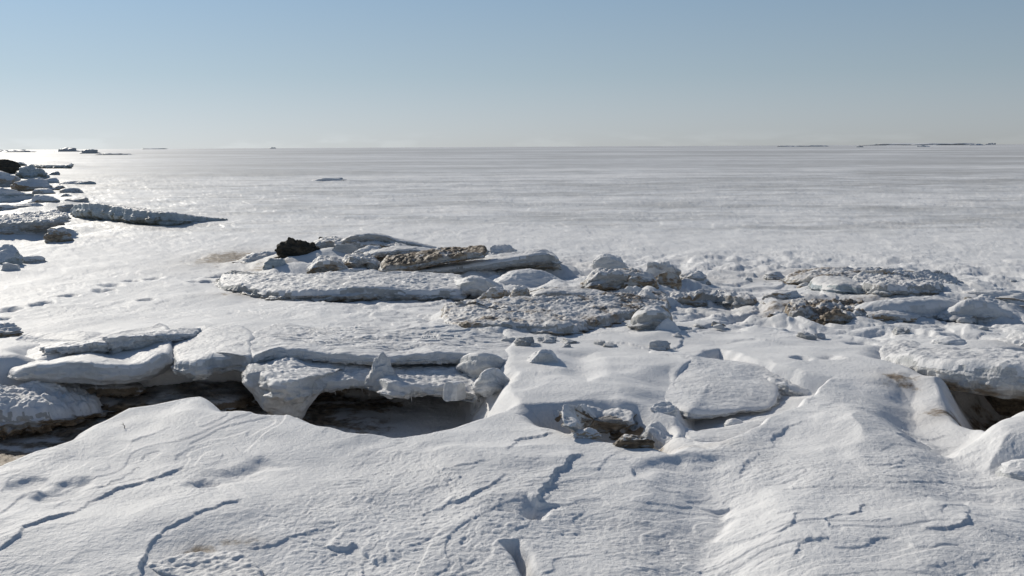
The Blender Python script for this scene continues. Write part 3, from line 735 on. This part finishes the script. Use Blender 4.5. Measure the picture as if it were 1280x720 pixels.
# ---- right of the shelf
slab('rounded blue-shadowed ice boulder beside the right end of the shelf',
     edge=[(594, 474, 492), (600, 460, 497), (612, 456, 497), (628, 464, 494), (645, 478, 494), (655, 488, 495)], zl=.20, depth=.6, merge=(.3, .8), name='ice_block', cat='ice block', mt='pale', dirt=.05, rough=.012, dome=.0, under=.1, rim=.06, crust=1, res=1.2)
slab('oval tilted floe with white top and shaded right rim, right of the shelf', edge=[(640, 463, 466), (658, 468, 475), (680, 470, 484), (700, 470, 488), (718, 470, 488), (731, 469, 482), (738, 464, 474)], zl=.25, depth=.75, merge=(.35, .9), mt='pale', dirt=.05, dome=.01, rough=.012, rim=.06, crust=1, under=.1)
lump('small rounded snow lump casting a blue shadow above the oval floe', 656, 704, 436, 453, depth=.7, name='snow_lump', cat='snow lump', mt='pale', dirt=.1, facets=3, p=2.6, skew=-.2, strata=.03)
DG = 'dirty ice pieces in the hollow between the two mounds'
slab('pale ice slab tilted across the dirty hollow, grey shaded front', edge=[(704, 524, 531, 545), (722, 530, 540, 545), (740, 533, 543, 545), (758, 532, 541, 545), (775, 528, 537, 545), (790, 524, 531, 545)], depth=.4, back_dz=.03, mt='pale', dirt=.2, edge_dirt=.45, dome=.01, rough=.02, group=DG, under=.2)
slab('brown silty ice slab lying to the right in the dirty hollow', edge=[(760, 537, 546), (780, 540, 551), (800, 538, 552), (812, 532, 548), (818, 526, 540)], zl=.14, depth=.3, back_dz=.05, mt='brown', dirt=.6, cap=False, dome=.02, rough=.03, group=DG, topn=.03)
slab('white ice splinter leaning down to the right beside the brown slab', [(806, 532, .04), (818, 545, .0), (838, 560, -.05), (856, 562, -.06), (838, 541, -.01), (824, 526, .05)], .09, z=.25, mt='pale', dirt=.08, dome=.02, rough=.012, group=DG)
lump('small pinkish brown lump at the left end of the dirty hollow', 680, 704, 512, 530, depth=.8, mt='brown', dirt=.3, facets=3, p=2, rough=.12, group=DG)
slab('thin grey ledge along the back of the dirty hollow', edge=[(690, 504, 509), (720, 505, 511), (750, 505, 511), (790, 504, 509)], zl=.22, depth=.4, merge=(.2, .8), mt='ice', dirt=.35, group=DG, rough=.02, topn=.02)
slab('long grey snow-streaked ledge behind the brown slab', edge=[(755, 510, 516), (785, 511, 518), (815, 512, 520), (845, 516, 524)], zl=.2, depth=.4, merge=(.3, .9), mt='ice', dirt=.35, group=DG, rough=.02, topn=.02)
lump('low grey lump in front of the tilted pale slab', 712, 752, 536, 548, depth=.6, mt='ice', dirt=.5, facets=3, p=2, group=DG, rough=.14)
lump('dark muddy chunk below the brown slab', 768, 822, 545, 561, depth=.5, mt='brown', dirt=.8, cap=False, group=DG, rough=.14, p=2)
slab('large wind-scoured floe with curved left rim in the middle right foreground',
     edge=[(808, 478, 488), (814, 490, 501), (826, 498, 511), (845, 506, 519), (862, 512, 525), (880, 515, 524), (905, 513, 520), (935, 509, 515), (969, 503, 508)], zl=.22, depth=1.45, back_dz=.06,
     mt='pale', dirt=.04, edge_dirt=.12, dome=.03, rough=.015, jag=.02, rim=.05, topn=.004, res=1.1, crust=.9, under=.1)
slab('snow shelf with a curved pale broken face right of the dark crack',
     edge=[(893, 451, 460), (913, 457, 471), (935, 463, 482), (955, 468, 492), (975, 474, 498), (1000, 482, 502), (1020, 488, 502), (1042, 495, 500)], zl=.17, depth=.7, merge=(.3, .85),
     name='ice_shelf', cat='ice shelf', mt='pale', dirt=.05, edge_dirt=.22, dome=.0, rough=.014, jag=.02, under=.05, knob=.012, res=1.2, crust=1, bed=.5)
slab('low snow-covered floe with a dirty fringed front edge above the valley', edge=[(840, 542, 548), (855, 547, 556), (870, 552, 562), (895, 553, 561), (915, 551, 557), (940, 546, 550), (965, 535, 539)], zl=.19, depth=.6, merge=(.4, .95), mt='pale', dirt=.06, edge_dirt=.5, dome=.01, rough=.02, rim=.04, knob=.012, crust=.7, topn=.003)
lump('small white snow knob resting on the low floe', 905, 932, 524, 534, depth=.6, name='snow_lump', cat='snow lump', mt='pale', dirt=.03, facets=0, p=1.8, strata=0)
# ---- big floe at the right edge
big = slab('big overhanging floe at the right edge, icy rim with brown stains above a black hollow',
     edge=[(1099, 449, 458), (1108, 443, 463), (1130, 443, 472), (1150, 446, 480), (1175, 449, 487), (1200, 450, 492), (1225, 452, 496), (1250, 454, 500), (1280, 458, 503), (1330, 464, 508), (1420, 472, 516)], zl=.24, depth=1.4, merge=(.5, .9),
     mt='pale', dirt=.1, edge_dirt=.36, dome=.0, rough=.018, jag=.03, under=.3, rim=.07, knob=.018, topn=.012, res=1.3, capdirt=.6, crust=1, bed=.35)
for px, py, ln in ((1153.5, 480, .10), (1157, 481, .05), (1141, 476, .05), (1185, 488, .04)):
    x_, y_ = at(px, py, .24); spike(x_, y_+.02, .275, ln+.03, .008, big)
lump('half-buried snow boulder at the right edge below the knoll', 1252, 1330, 578, 603, depth=.7, name='snow_lump', cat='snow lump', mt='pale', dirt=.05, facets=0, rough=.06, p=1.9, strata=0)
lump('round frosted ice patch standing just behind the big right floe', 1166, 1208, 422, 433, depth=.9, mt='pale', dirt=.08, facets=0, p=1.8, rough=.1, name='snow_lump', cat='snow lump', strata=.02)

# ---- bottom edge
slab('broken ice corner poking out of the snow at the bottom left edge', [(182, 706, 0), (196, 714, 0), (225, 720, 0), (262, 730, 0), (330, 720, .0), (300, 690, .0), (240, 690, .01), (205, 698, .01)], .14, z=.315, mt='pale', dirt=.25, edge_dirt=.45, dome=.0, rough=.02, rim=.02)

# ---- twig
def twig(px, py):
    x, y = G(px, py); z = float(terrain(np.array([x]), np.array([y]))[0])
    pts = [(0, 0, -.01), (.003, .002, .012), (-.004, 0, .024), (-.008, .005, .034)]
    def tube(pts, r):
        V = []; m = 6
        for k, q in enumerate(pts):
            rad = r*(1-.6*k/(len(pts)-1))
            for j in range(m): V.append((q[0]+rad*math.cos(-j*2*math.pi/m), q[1]+rad*math.sin(-j*2*math.pi/m), q[2]))
        idx = np.arange(len(V)).reshape(len(pts), m); nx = np.roll(idx, -1, 1)
        return np.array(V), np.stack([idx[:-1], nx[:-1], nx[1:], idx[1:]], -1).reshape(-1, 4)[:, ::-1]
    V, F = tube(pts, .003)
    o = link('twig', mesh_from('twig', V, F, {'dirt': np.zeros(len(V))}, MT['wood']), (x, y, z))
    V, F = tube([(.002, .001, .018), (-.016, 0, .026), (-.026, 0, .025)], .0022)
    link('side_shoot', mesh_from('side_shoot', V, F, {'dirt': np.zeros(len(V))}, MT['wood']), (0, 0, 0), o)
    tag(o, 'tiny dark dead twig sticking out of the snow on the left mound', 'twig')
twig(155, 531)

# ---- middle cluster
MC = 'ice blocks of the middle pile'
lump('black mud mound at the left of the middle pile', 344, 416, 302, 326, depth=.6, name='mud_mound', cat='mud mound', mt='mud', dirt=.5, cap=False, facets=2, rough=.26, p=1.7, knob=.14, skew=-.3, strata=.08)
lump('low brown crust trailing left from the black mud mound', 300, 372, 316, 329, depth=.7, name='mud_mound', cat='mud mound', mt='brown', dirt=.75, cap=True, facets=3, rough=.22, p=1.8, knob=.12)
lump('tiny dark stone perched left of the top slab of the middle pile', 397, 407, 296, 303, depth=.8, name='stone', cat='stone', mt='mud', dirt=.4, cap=False)
slab('topmost grey slab of the middle pile, thinning to a wedge on the right', edge=[(428, 298, 308, 315), (440, 294, 307, 315), (458, 292, 306, 315), (478, 293, 307, 315), (497, 299, 310, 315), (520, 304, 312, 315), (547, 309, 313, 315)], depth=.6, back_dz=-.03, mt='ice', dirt=.3, edge_dirt=.35, rough=.05, group=MC, dome=.0, rim=.08, under=.5)
slab('second grey slab lying under the topmost one at the back of the middle pile', edge=[(388, 306, 314), (405, 301, 314), (430, 302, 315), (460, 304, 316), (490, 307, 317), (515, 311, 317)], depth=.9, mt='ice', dirt=.4, rough=.05, group=MC, topn=.03)
lump('pale six-sided ice block in the hollow behind the mud mound', 412, 452, 305, 323, depth=.5, mt='ice', dirt=.15, facets=5, p=5, rough=.015, group=MC, strata=0.02, cap_thresh=.9)
lump('rounded grey block right of the pale six-sided block', 440, 498, 308, 328, depth=.6, mt='ice', dirt=.4, facets=5, group=MC, rough=.1)
slab('thin tilted plate between the rounded grey block and the brown-topped slab', edge=[(455, 318, 324, 330), (475, 315, 322, 330), (500, 312, 320, 330), (525, 313, 319, 330), (545, 316, 319, 330)], depth=.6, mt='ice', dirt=.35, rough=.04, group=MC, under=.5)
lump('dark blue-grey block in the shade below the mud mound', 330, 367, 322, 340, depth=.7, mt='blue', dirt=.3, facets=6, p=3.5, rough=.05, cap_thresh=.9, group=MC)
slab('snowy hump with a dark hollow front in the middle of the pile', edge=[(383, 336, 341), (395, 328, 343), (412, 325, 343), (430, 330, 343), (440, 337, 342)], depth=.7, mt='ice', dirt=.3, edge_dirt=.7, rough=.06, group=MC, under=.6, topn=.03, rim=.06)
slab('dark-banded grey block at the heart of the middle pile', edge=[(428, 326, 338), (440, 321, 340), (455, 320, 341), (468, 324, 341), (476, 332, 340)], depth=.5, mt='ice', dirt=.5, edge_dirt=.7, rough=.08, group=MC, topn=.04)
lump('low pale bar in front of the dark-banded block', 418, 472, 336, 346, depth=.4, mt='pale', dirt=.15, facets=3, p=3, group=MC)
slab('long brown-topped slab tilted up to the right in the middle pile', edge=[(478, 332, 345, 348), (492, 331, 344, 348), (520, 326, 338, 348), (550, 321, 331, 348), (580, 318, 326, 348), (606, 316, 322, 348)], depth=.7, back_dz=.05, mt='ice', dirt=.62, edge_dirt=.38, rough=.035, group=MC, capdirt=1.1, topn=.03, under=.3)
slab('long smooth pale slab tilted up to the right, dark cave under its end', edge=[(520, 338, 342, 347), (555, 334, 342, 347), (590, 329, 341, 347), (615, 325, 338, 347), (640, 321, 334, 347), (665, 317, 332, 347), (685, 315, 331, 347), (696, 319, 333, 347)], depth=.9, back_dz=-.02, mt='ice', dirt=.22, edge_dirt=.18, rough=.025, group=MC, dome=.0, under=.4, rim=.1)
slab('shadowed end block closing the right side of the middle pile', edge=[(660, 333, 340), (672, 320, 343), (688, 318, 343), (698, 327, 343), (707, 338, 342)], depth=.5, mt='ice', dirt=.45, rough=.06, group=MC)
lump('small white snow-covered lump peeking over the smooth pale slab', 603, 648, 306, 322, depth=.6, mt='pale', dirt=.15, rough=.14, facets=5, group=MC)
slab('long snow-covered front floe of the middle pile with a knobbly grey rim',
     edge=[(276, 357, 361), (295, 355, 364), (315, 359, 369), (340, 363, 374), (365, 363, 375), (400, 362, 375), (440, 360, 375), (480, 360, 375), (520, 362, 375), (550, 362, 374), (578, 360, 372)], depth=1.7, back_dz=.04, merge=(.8, 1),
     mt='ice', dirt=.16, edge_dirt=.32, rough=.05, knob=.03, topn=.016, dome=.02, jag=.05, res=1.3, under=.2)
slab('blue-shaded block on the right of the long front floe', edge=[(566, 352, 368), (580, 346, 372), (600, 347, 373), (618, 352, 373), (628, 362, 372)], depth=.8, merge=(.5, 1), mt='pale', dirt=.08, group=MC, rough=.05, topn=.02)
lump('dark rough lump right of the blue-shaded block', 596, 640, 360, 378, depth=.7, mt='ice', dirt=.4, facets=5, rough=.16, group=MC, skew=-.2)
lump('smooth snow-covered hump under the end of the pale slab', 612, 706, 337, 358, depth=.7, mt='pale', dirt=.04, facets=0, p=1.6, name='snow_lump', cat='snow lump', strata=0.02)
# ---- centre right cluster
CC = 'ice blocks right of the middle pile'
lump('white angular block on top of the centre right pile, sloping down to the right', 738, 806, 318, 346, depth=.6, mt='pale', dirt=.12, facets=6, skew=-.5, p=2.6, rough=.07, group=CC, strata=.06)
slab('dirty layered block under the white angular block', edge=[(732, 350, 362), (744, 343, 363), (765, 342, 363), (785, 343, 363), (803, 346, 364), (816, 350, 364), (824, 356, 364)], depth=.6, mt='ice', dirt=.5, edge_dirt=.55, rough=.07, group=CC, topn=.03, under=.3)
lump('dark brown lump under the right end of the dirty layered block', 776, 824, 347, 366, depth=.6, mt='ice', dirt=.7, group=CC, rough=.14, facets=4, cap=False)
lump('frosty pale block with brown top right of the white angular block', 802, 850, 327, 353, depth=.6, mt='pale', dirt=.35, group=CC, rough=.18, facets=4, p=2)
lump('squat brown-fronted block in front of the frosty pale block', 817, 852, 340, 360, depth=.7, mt='ice', dirt=.5, group=CC, facets=6, p=4)
lump('low grey snow-dusted block right of the squat brown-fronted block', 848, 892, 341, 358, depth=.6, mt='ice', dirt=.3, group=CC, rough=.16, facets=4)
lump('round brownish boulder left of the thin bar', 638, 664, 358, 377, depth=.8, mt='ice', dirt=.5, group=CC, rough=.1, facets=3)
slab('thin grey bar of ice behind the big textured floe', edge=[(656, 372, 376), (668, 367, 377), (690, 365, 378), (720, 367, 379), (750, 371, 381), (775, 375, 383)], depth=.5, mt='ice', dirt=.4, edge_dirt=.5, rough=.05, group=CC)
lump('dark snow-dusted block at the right end of the thin bar', 768, 828, 361, 382, depth=.6, mt='ice', dirt=.5, group=CC, rough=.18, facets=5)
slab('big flat textured floe with knobbly brown fringe at the centre of the photo',
     edge=[(556, 402, 408), (575, 404, 417), (600, 404, 417), (630, 404, 416), (660, 405, 416), (690, 406, 418), (712, 407, 418), (735, 403, 412), (757, 398, 406), (782, 391, 401), (808, 386, 396), (834, 383, 391)], depth=1.6, back_dz=.02,
     mt='ice', dirt=.42, edge_dirt=.62, rough=.05, knob=.035, topn=.022, dome=.02, jag=.05, res=1.5, capdirt=.85, under=.3)
slab('pale broken block at the right tip of the big textured floe', edge=[(790, 396, 411), (802, 391, 414), (818, 389, 414), (832, 391, 413), (840, 398, 409)], depth=.4, mt='ice', dirt=.35, edge_dirt=.3, rough=.03, group=CC)  # grey ice and dirt put the shade of its face into the colour
lump('white pyramid of snow beside the right tip of the big textured floe', 816, 853, 398, 416, depth=.7, name='snow_lump', cat='snow lump', mt='pale', dirt=.03, facets=0, p=1.2, rough=.05, strata=.02)
lump('small white lump at the left edge of the wind-scoured floe', 812, 848, 505, 518, depth=.6, name='snow_lump', cat='snow lump', mt='pale', dirt=.1, facets=2, rough=.14, strata=.04)
slab('flat grey plate with brown edge right of the snow pyramid', edge=[(838, 372, 380), (860, 370, 382), (890, 370, 382), (920, 371, 381), (944, 374, 380)], depth=.6, merge=(.5, 1), mt='ice', dirt=.4, rough=.05, group=CC, topn=.03)
# ---- right cluster
RC = 'floes of the right-hand pile'
slab('thick floe with tan rim at the back of the right-hand pile', edge=[(1064, 357, 366), (1075, 354, 369), (1098, 355, 371), (1125, 357, 370), (1150, 356, 368), (1172, 355, 366), (1194, 356, 361)], depth=1.5, mt='ice', dirt=.3, edge_dirt=.45, rough=.04, knob=.025, dome=.0, group=RC, topn=.03)
slab('long rubbly brown plate behind the thick tan-rimmed floe', edge=[(985, 348, 351), (1010, 346, 353), (1040, 345, 354), (1080, 346, 354), (1120, 347, 353), (1160, 349, 352)], depth=1.0, mt='ice', dirt=.5, rough=.05, knob=.02, topn=.025, group=RC, capdirt=.7)
lump('small domed snow block left of the rubbly brown plate', 955, 985, 340, 349, depth=.7, mt='ice', dirt=.2, facets=2, group=RC)
slab('dark wedge of ice in the shade left of the tan-rimmed floe', edge=[(1015, 354, 362), (1040, 355, 369), (1060, 357, 371), (1078, 360, 370)], depth=.8, mt='blue', dirt=.3, rough=.05, group=RC)
slab('dirty broken plate with brown front below the snow hump', edge=[(985, 392, 399), (1010, 392, 401), (1040, 393, 402), (1065, 394, 402), (1085, 396, 400)], depth=1.3, mt='ice', dirt=.6, edge_dirt=.75, rough=.06, knob=.03, topn=.05, group=RC, capdirt=.8, merge=(.6, 1))
lump('dark brown clod at the left end of the dirty broken plate', 957, 990, 391, 402, depth=.7, mt='brown', dirt=.6, cap=True, rough=.2, facets=3, p=2, group=RC)
slab('brown-edged plate right of the dirty broken plate', edge=[(1075, 394, 399), (1100, 393, 402), (1130, 394, 401), (1150, 396, 399)], depth=.7, mt='ice', dirt=.45, edge_dirt=.6, rough=.05, group=RC, merge=(.5, 1))
lump('wedge-shaped grey block in the dip left of the right-hand pile', 950, 1002, 364, 379, depth=.6, mt='ice', dirt=.4, skew=.3, rough=.1, group=RC)
lump('pale low block at the left of the wedge-shaped grey block', 950, 982, 373, 382, depth=.7, mt='ice', dirt=.35, group=RC)
lump('low brown-topped ridge at the far right of the right-hand pile', 1205, 1300, 364, 378, depth=.5, mt='ice', dirt=.35, group=RC, rough=.18, facets=3, p=2)
slab('smooth snow hump with a shaded right flank in the right-hand pile', edge=[(1066, 385, 391), (1090, 382, 395), (1120, 380, 396), (1150, 378, 396), (1175, 375, 394), (1205, 379, 390)], depth=.8, back_dz=-.04, merge=(.6, 1), name='snow_knoll', cat='snow knoll', mt='pale', dirt=.04, rough=.03, rim=.2, dome=.03, under=-.3, topn=.01, crust=1)
slab('blue-shaded snow bank at the right edge behind the flat snow', edge=[(1172, 388, 394), (1195, 378, 397), (1225, 375, 397), (1250, 381, 396), (1275, 390, 394)], depth=1.3, merge=(.6, 1), name='snow_knoll', cat='snow knoll', mt='pale', dirt=.05, rough=.04, rim=.15, under=-.3, topn=.02)
lump('tan ice knob at the right edge above the big overhanging floe', 1250, 1330, 414, 440, depth=.8, mt='pale', dirt=.25, facets=3, p=1.8, rough=.16, group=RC)
# ---- small chunks on the broken snow
rs = np.random.RandomState(12)
MARKS = [('big textured floe', 700, 400), ('white snow pyramid', 834, 408), ('dirty broken plate', 1030, 397), ('tan-rimmed floe', 1130, 361), ('big overhanging floe', 1200, 445), ('white angular block', 770, 333),
         ('oval tilted floe', 690, 476), ('wind-scoured floe', 880, 490), ('blue-shaded snow bank', 1222, 386), ('rubbly brown plate', 1070, 347), ('flat grey plate', 890, 376), ('middle pile', 640, 350)]
def near_what(px, py):
    m = min(MARKS, key=lambda q: math.hypot((px-q[1])/2.2, py-q[2])); dx, dy = (px-m[1])/2.2, py-m[2]
    return ('left of' if dx < 0 else 'right of') if abs(dx) > 1.6*abs(dy) else ('in front of' if dy > 0 else 'just behind')+(' and left of' if dx < -abs(dy)*.6 else ' and right of' if dx > abs(dy)*.6 else ''), m[0]
for k in range(72):
    u = rs.rand(); px = 560+rs.rand()*720; py = 345+rs.rand()**1.3*85
    if 560 < px < 850 and 360 < py < 420: py = 425+rs.rand()*12
    w = rs.uniform(9, 22)*(py-250)/130
    dirn, mk = near_what(px, py); sz_ = 'tiny' if w < 11 else 'small' if w < 17 else 'wide'
    lump(f'{sz_} {("whitish", "grey", "whitish")[k % 3]} ice chunk in snow {dirn} the {mk}', px-w/2, px+w/2, py-w*rs.uniform(.16, .38), py, depth=rs.uniform(.6, 1), name='ice_chunk', cat='ice chunk',
         mt=('pale', 'ice', 'pale')[k % 3], dirt=rs.uniform(.05, .35), cap=False, facets=8, rough=.09, p=3.4, group='small ice chunks in the broken snow', seed=200+k, skew=rs.uniform(-.3, .3))

# ---- left shore
LS = 'ice blocks along the left shore'
slab('undercut flat slab at the left edge over a blue shadow', edge=[(-70, 279, 291, 299), (0, 279, 291, 298), (20, 278, 290, 297), (40, 276, 288, 297), (60, 274, 286, 297), (75, 271, 283, 296), (86, 272, 278, 295)], depth=3.2, back_dz=.0, mt='ice', dirt=.22, edge_dirt=.3, rough=.05, under=.4, group=LS, dome=.0, topn=.05)
lump('dark crusty lump under the right end of the undercut slab', 55, 93, 286, 303, depth=.7, mt='ice', dirt=.7, rough=.14, group=LS)
lump('grey foot block propping the undercut slab', -40, 62, 278, 298, depth=.4, mt='ice', dirt=.45, cap=False, group=LS)
lump('grey-blue angular block at the left edge below the undercut slab', -20, 24, 308, 335, depth=.8, mt='blue', dirt=.25, facets=8, group=LS)
lump('small flat chunk just right of the angular block at the left edge', 18, 55, 320, 331, depth=.7, mt='ice', dirt=.25, group=LS)
lump('little snow wedge at the foot of the angular block', 2, 24, 328, 340, depth=.7, mt='pale', dirt=.1, group=LS)
lump('brown banded stump of ice at the left edge above the hollow', -30, 25, 405, 421, depth=.7, mt='ice', dirt=.6, rough=.12, knob=.15)
slab('long low ice ridge with yellowish hollow pointing right from the shore', edge=[(87, 263, 267), (95, 256, 271), (108, 254, 273), (130, 255, 275), (160, 260, 279), (190, 264, 281.5), (215, 266, 281.5), (240, 269, 278), (265, 272, 275.5), (284, 273.5, 274.6)], depth=1.1, back_dz=-.08, name='ice_ridge', cat='ice ridge', mt='blue', dirt=.3, edge_dirt=.4, rough=.028, dome=.0, res=1.3, jag=.05, under=.1, rim=.12, topn=.025)
lump('small rounded block left of the long ridge', 72, 94, 255, 267, depth=.7, mt='ice', dirt=.3, group=LS)
lump('pale green-grey block with sloping right side behind the undercut slab', 37, 78, 243, 258, depth=.7, mt='ice', dirt=.3, skew=-.25, group=LS)
lump('wide grey block with shaded face at the left edge', -30, 39, 232, 253, depth=.7, mt='blue', dirt=.3, facets=6, group=LS)
lump('low slab tip between the wide grey block and the long ridge', 37, 68, 236, 244, depth=.6, mt='ice', dirt=.35, group=LS)
lump('grey mound with olive flank above the low slab tip', 18, 66, 222, 239, depth=.7, mt='ice', dirt=.5, group=LS, skew=-.1)
lump('snowy grey boulder at the left edge above the wide grey block', -30, 20, 214, 234, depth=.7, mt='ice', dirt=.3, group=LS)
lump('flat dark chunk right of the olive-flanked mound', 64, 84, 232, 238, depth=.7, mt='ice', dirt=.6, group=LS)
lump('low rubble chunk at the waterside end of the shore blocks', 76, 106, 235, 242, depth=.7, mt='ice', dirt=.35, group=LS)
lump('small broken chunk behind the long ridge', 82, 110, 246, 255, depth=.7, mt='ice', dirt=.3, group=LS)
lump('flat snowy chunk under the long grey rim at the left', 5, 50, 254, 261, depth=.5, mt='ice', dirt=.3, group=LS)
lump('dark flat chunk at the left edge below the wide grey block', -25, 18, 256, 264, depth=.5, mt='ice', dirt=.6, group=LS)
lump('black boulder at the left edge of the shore', -18, 25, 199, 218, depth=.8, name='boulder', cat='boulder', mt='mud', dirt=.3, cap=False, facets=5, rough=.12, p=2, skew=-.2)
slab('flat block with dark greenish cap beyond the black boulder', [(42, 205, 0), (60, 206, 0), (85, 206, 0), (88, 203, 0), (70, 201.5, .05), (48, 202, .05)], None, yb=211, mt='blue', dirt=.45, rough=.15, group=LS)
lump('blue-grey jumbled block right of the black boulder', 26, 66, 206, 224, depth=.8, mt='blue', dirt=.35, facets=8, rough=.16, group=LS)
lump('small dark chunk behind the black boulder', 16, 34, 202, 208, depth=.7, mt='blue', dirt=.5, group=LS)
lump('low bluish chunk at the tip of the jumbled block', 56, 74, 222, 229, depth=.7, mt='blue', dirt=.2, group=LS)
lump('thin long bar of ice lying out on the bay from the shore blocks', 76, 118, 226.5, 230.5, depth=.2, mt='blue', dirt=.3, cap=False, group=LS)
lump('small dark chunk at the foot of the greenish block', 80, 91, 206, 211.5, depth=.7, mt='blue', dirt=.6, group=LS)
for k in range(10):
    px = rs.uniform(-10, 105); py = rs.uniform(212, 262); w = rs.uniform(7, 16)
    lump(f'{"tiny" if w < 10 else "small"} {("grey", "bluish")[k % 2]} rubble chunk on left shore {"beyond the wide grey block" if py < 236 else "beside the long ridge" if px > 40 else "above the undercut slab"}', px-w/2, px+w/2, py-w*rs.uniform(.2, .35), py, depth=.8, name='ice_chunk', cat='ice chunk', mt=('ice', 'blue')[k % 2], dirt=rs.uniform(.2, .5), cap=False, group='rubble chunks on the left shore', seed=400+k, rough=.12)
# ---- out on the bay and along the horizon
lump('lone flat floe out on the open sea ice, dark front edge', 384, 441, 222, 227, depth=.5, name='ice_slab', cat='ice slab', mt='blue', dirt=.15, facets=6, p=4, rough=.06)
HZ = 'distant ice hummocks along the horizon'
for lab, x0, x1, yt, yb, sk, m_ in (
    ('far dark hummock on the horizon at the left edge', -30, 41, 186, 190.5, -.1, 'ice'),
    ('far pale double hummock on the left of the horizon', 67, 100, 185, 189.6, .3, 'ice'),
    ('far dark pointed hummock right of the pale double one', 102, 126, 187.2, 192, -.4, 'ice'),
    ('far low pressure ridge trailing right from the pointed hummock', 124, 168, 191.6, 193.6, -.4, 'ice'),
    ('thin distant ice streak left of the frame centre on the horizon', 175, 210, 185.5, 186.5, 0, 'pale'),
    ('tiny distant ice peak on the horizon under the middle left sky', 336, 346, 184.2, 185.6, 0, 'pale'),
    ('far broken ridge line on the horizon right of centre', 968, 1004, 181.8, 183.4, .2, 'pale'),
    ('right half of the broken ridge line on the right horizon', 1000, 1034, 181.7, 183.2, .2, 'pale'),
    ('single dark speck of ice right of the broken ridge line', 1071, 1079, 182.4, 184, 0, 'ice'),
    ('small grey hummock near the right end of the horizon', 1213, 1229, 179.6, 181.6, .2, 'pale'),
    ('dark flat hummock nearest the right end of the horizon', 1232, 1245, 178.4, 180.8, .2, 'ice'),
    ('long pale ice rise on the horizon at the right', 1085, 1215, 179, 181.6, .1, 'pale'),
    ('small bright ice block below the long pale rise', 1145, 1160, 181.6, 183.6, 0, 'pale')):
    lump(lab, x0, x1, yt, yb, depth=.4, g=0, name='ice_hummock', cat='ice hummock', mt=m_, dirt=.15, cap=False, facets=5, rough=.3, p=1.7, skew=sk, group=HZ)
# ------------------------------------------------------------------ the ground sheet
angs = np.concatenate([np.linspace(-180, -40, 40, endpoint=False), np.linspace(-40, -30.5, 50, endpoint=False),
                       np.linspace(-30.5, 30.5, 1060, endpoint=False), np.linspace(30.5, 40, 50, endpoint=False), np.linspace(40, 180, 40, endpoint=False)])
angs = np.radians(angs)
dep = np.concatenate([np.linspace(70, 31, 24, endpoint=False), 8.17+np.degrees(np.arctan((np.linspace(868, 184.6, 900)-360)/FPX)) ])
dep = np.maximum(dep, .012)
rr = H_CAM/np.tan(np.radians(dep)); rr = rr[np.r_[True, np.diff(rr) > 0]]
rr = np.r_[rr, 6000, 9000, 14000, 25000]
A, RR = np.meshgrid(angs, rr)
gx, gy = (np.sin(A)*RR).ravel(), (np.cos(A)*RR).ravel()
gz = terrain(gx, gy)
for P, amp, w in DRIFTS:                                              # snow banked against the blocks, more here, less there
    q = box_idx(gx, gy, P, w*1.3)
    if not len(q): continue
    xs, ys = gx[q], gy[q]
    sd = poly_sd(P, xs+.25*w*n2(xs*2.2/w*.35, ys*2.2/w*.35, 95), ys)
    m = sstep(-w, .02, sd)**1.5*sstep(-.45, .35, n2(xs*.8/w*.4, ys*.8/w*.4, 96))
    gz[q] += amp*m
gd, gi = terrain_marks(gx, gy, gz)
na, nr_ = len(angs), len(rr)
idx = np.arange(na*nr_).reshape(nr_, na)
nxt = np.roll(idx, -1, axis=1)
F = np.stack([idx[:-1], idx[1:], nxt[1:], nxt[:-1]], -1).reshape(-1, 4)[:, ::-1]
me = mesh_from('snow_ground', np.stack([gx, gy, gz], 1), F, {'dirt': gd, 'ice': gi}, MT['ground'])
g = link('snow_ground', me); g['kind'] = 'structure'
print('terrain', len(F), round(time.time()-T0, 1))

print('objects', len(bpy.data.objects), 'time', round(time.time()-T0, 1))
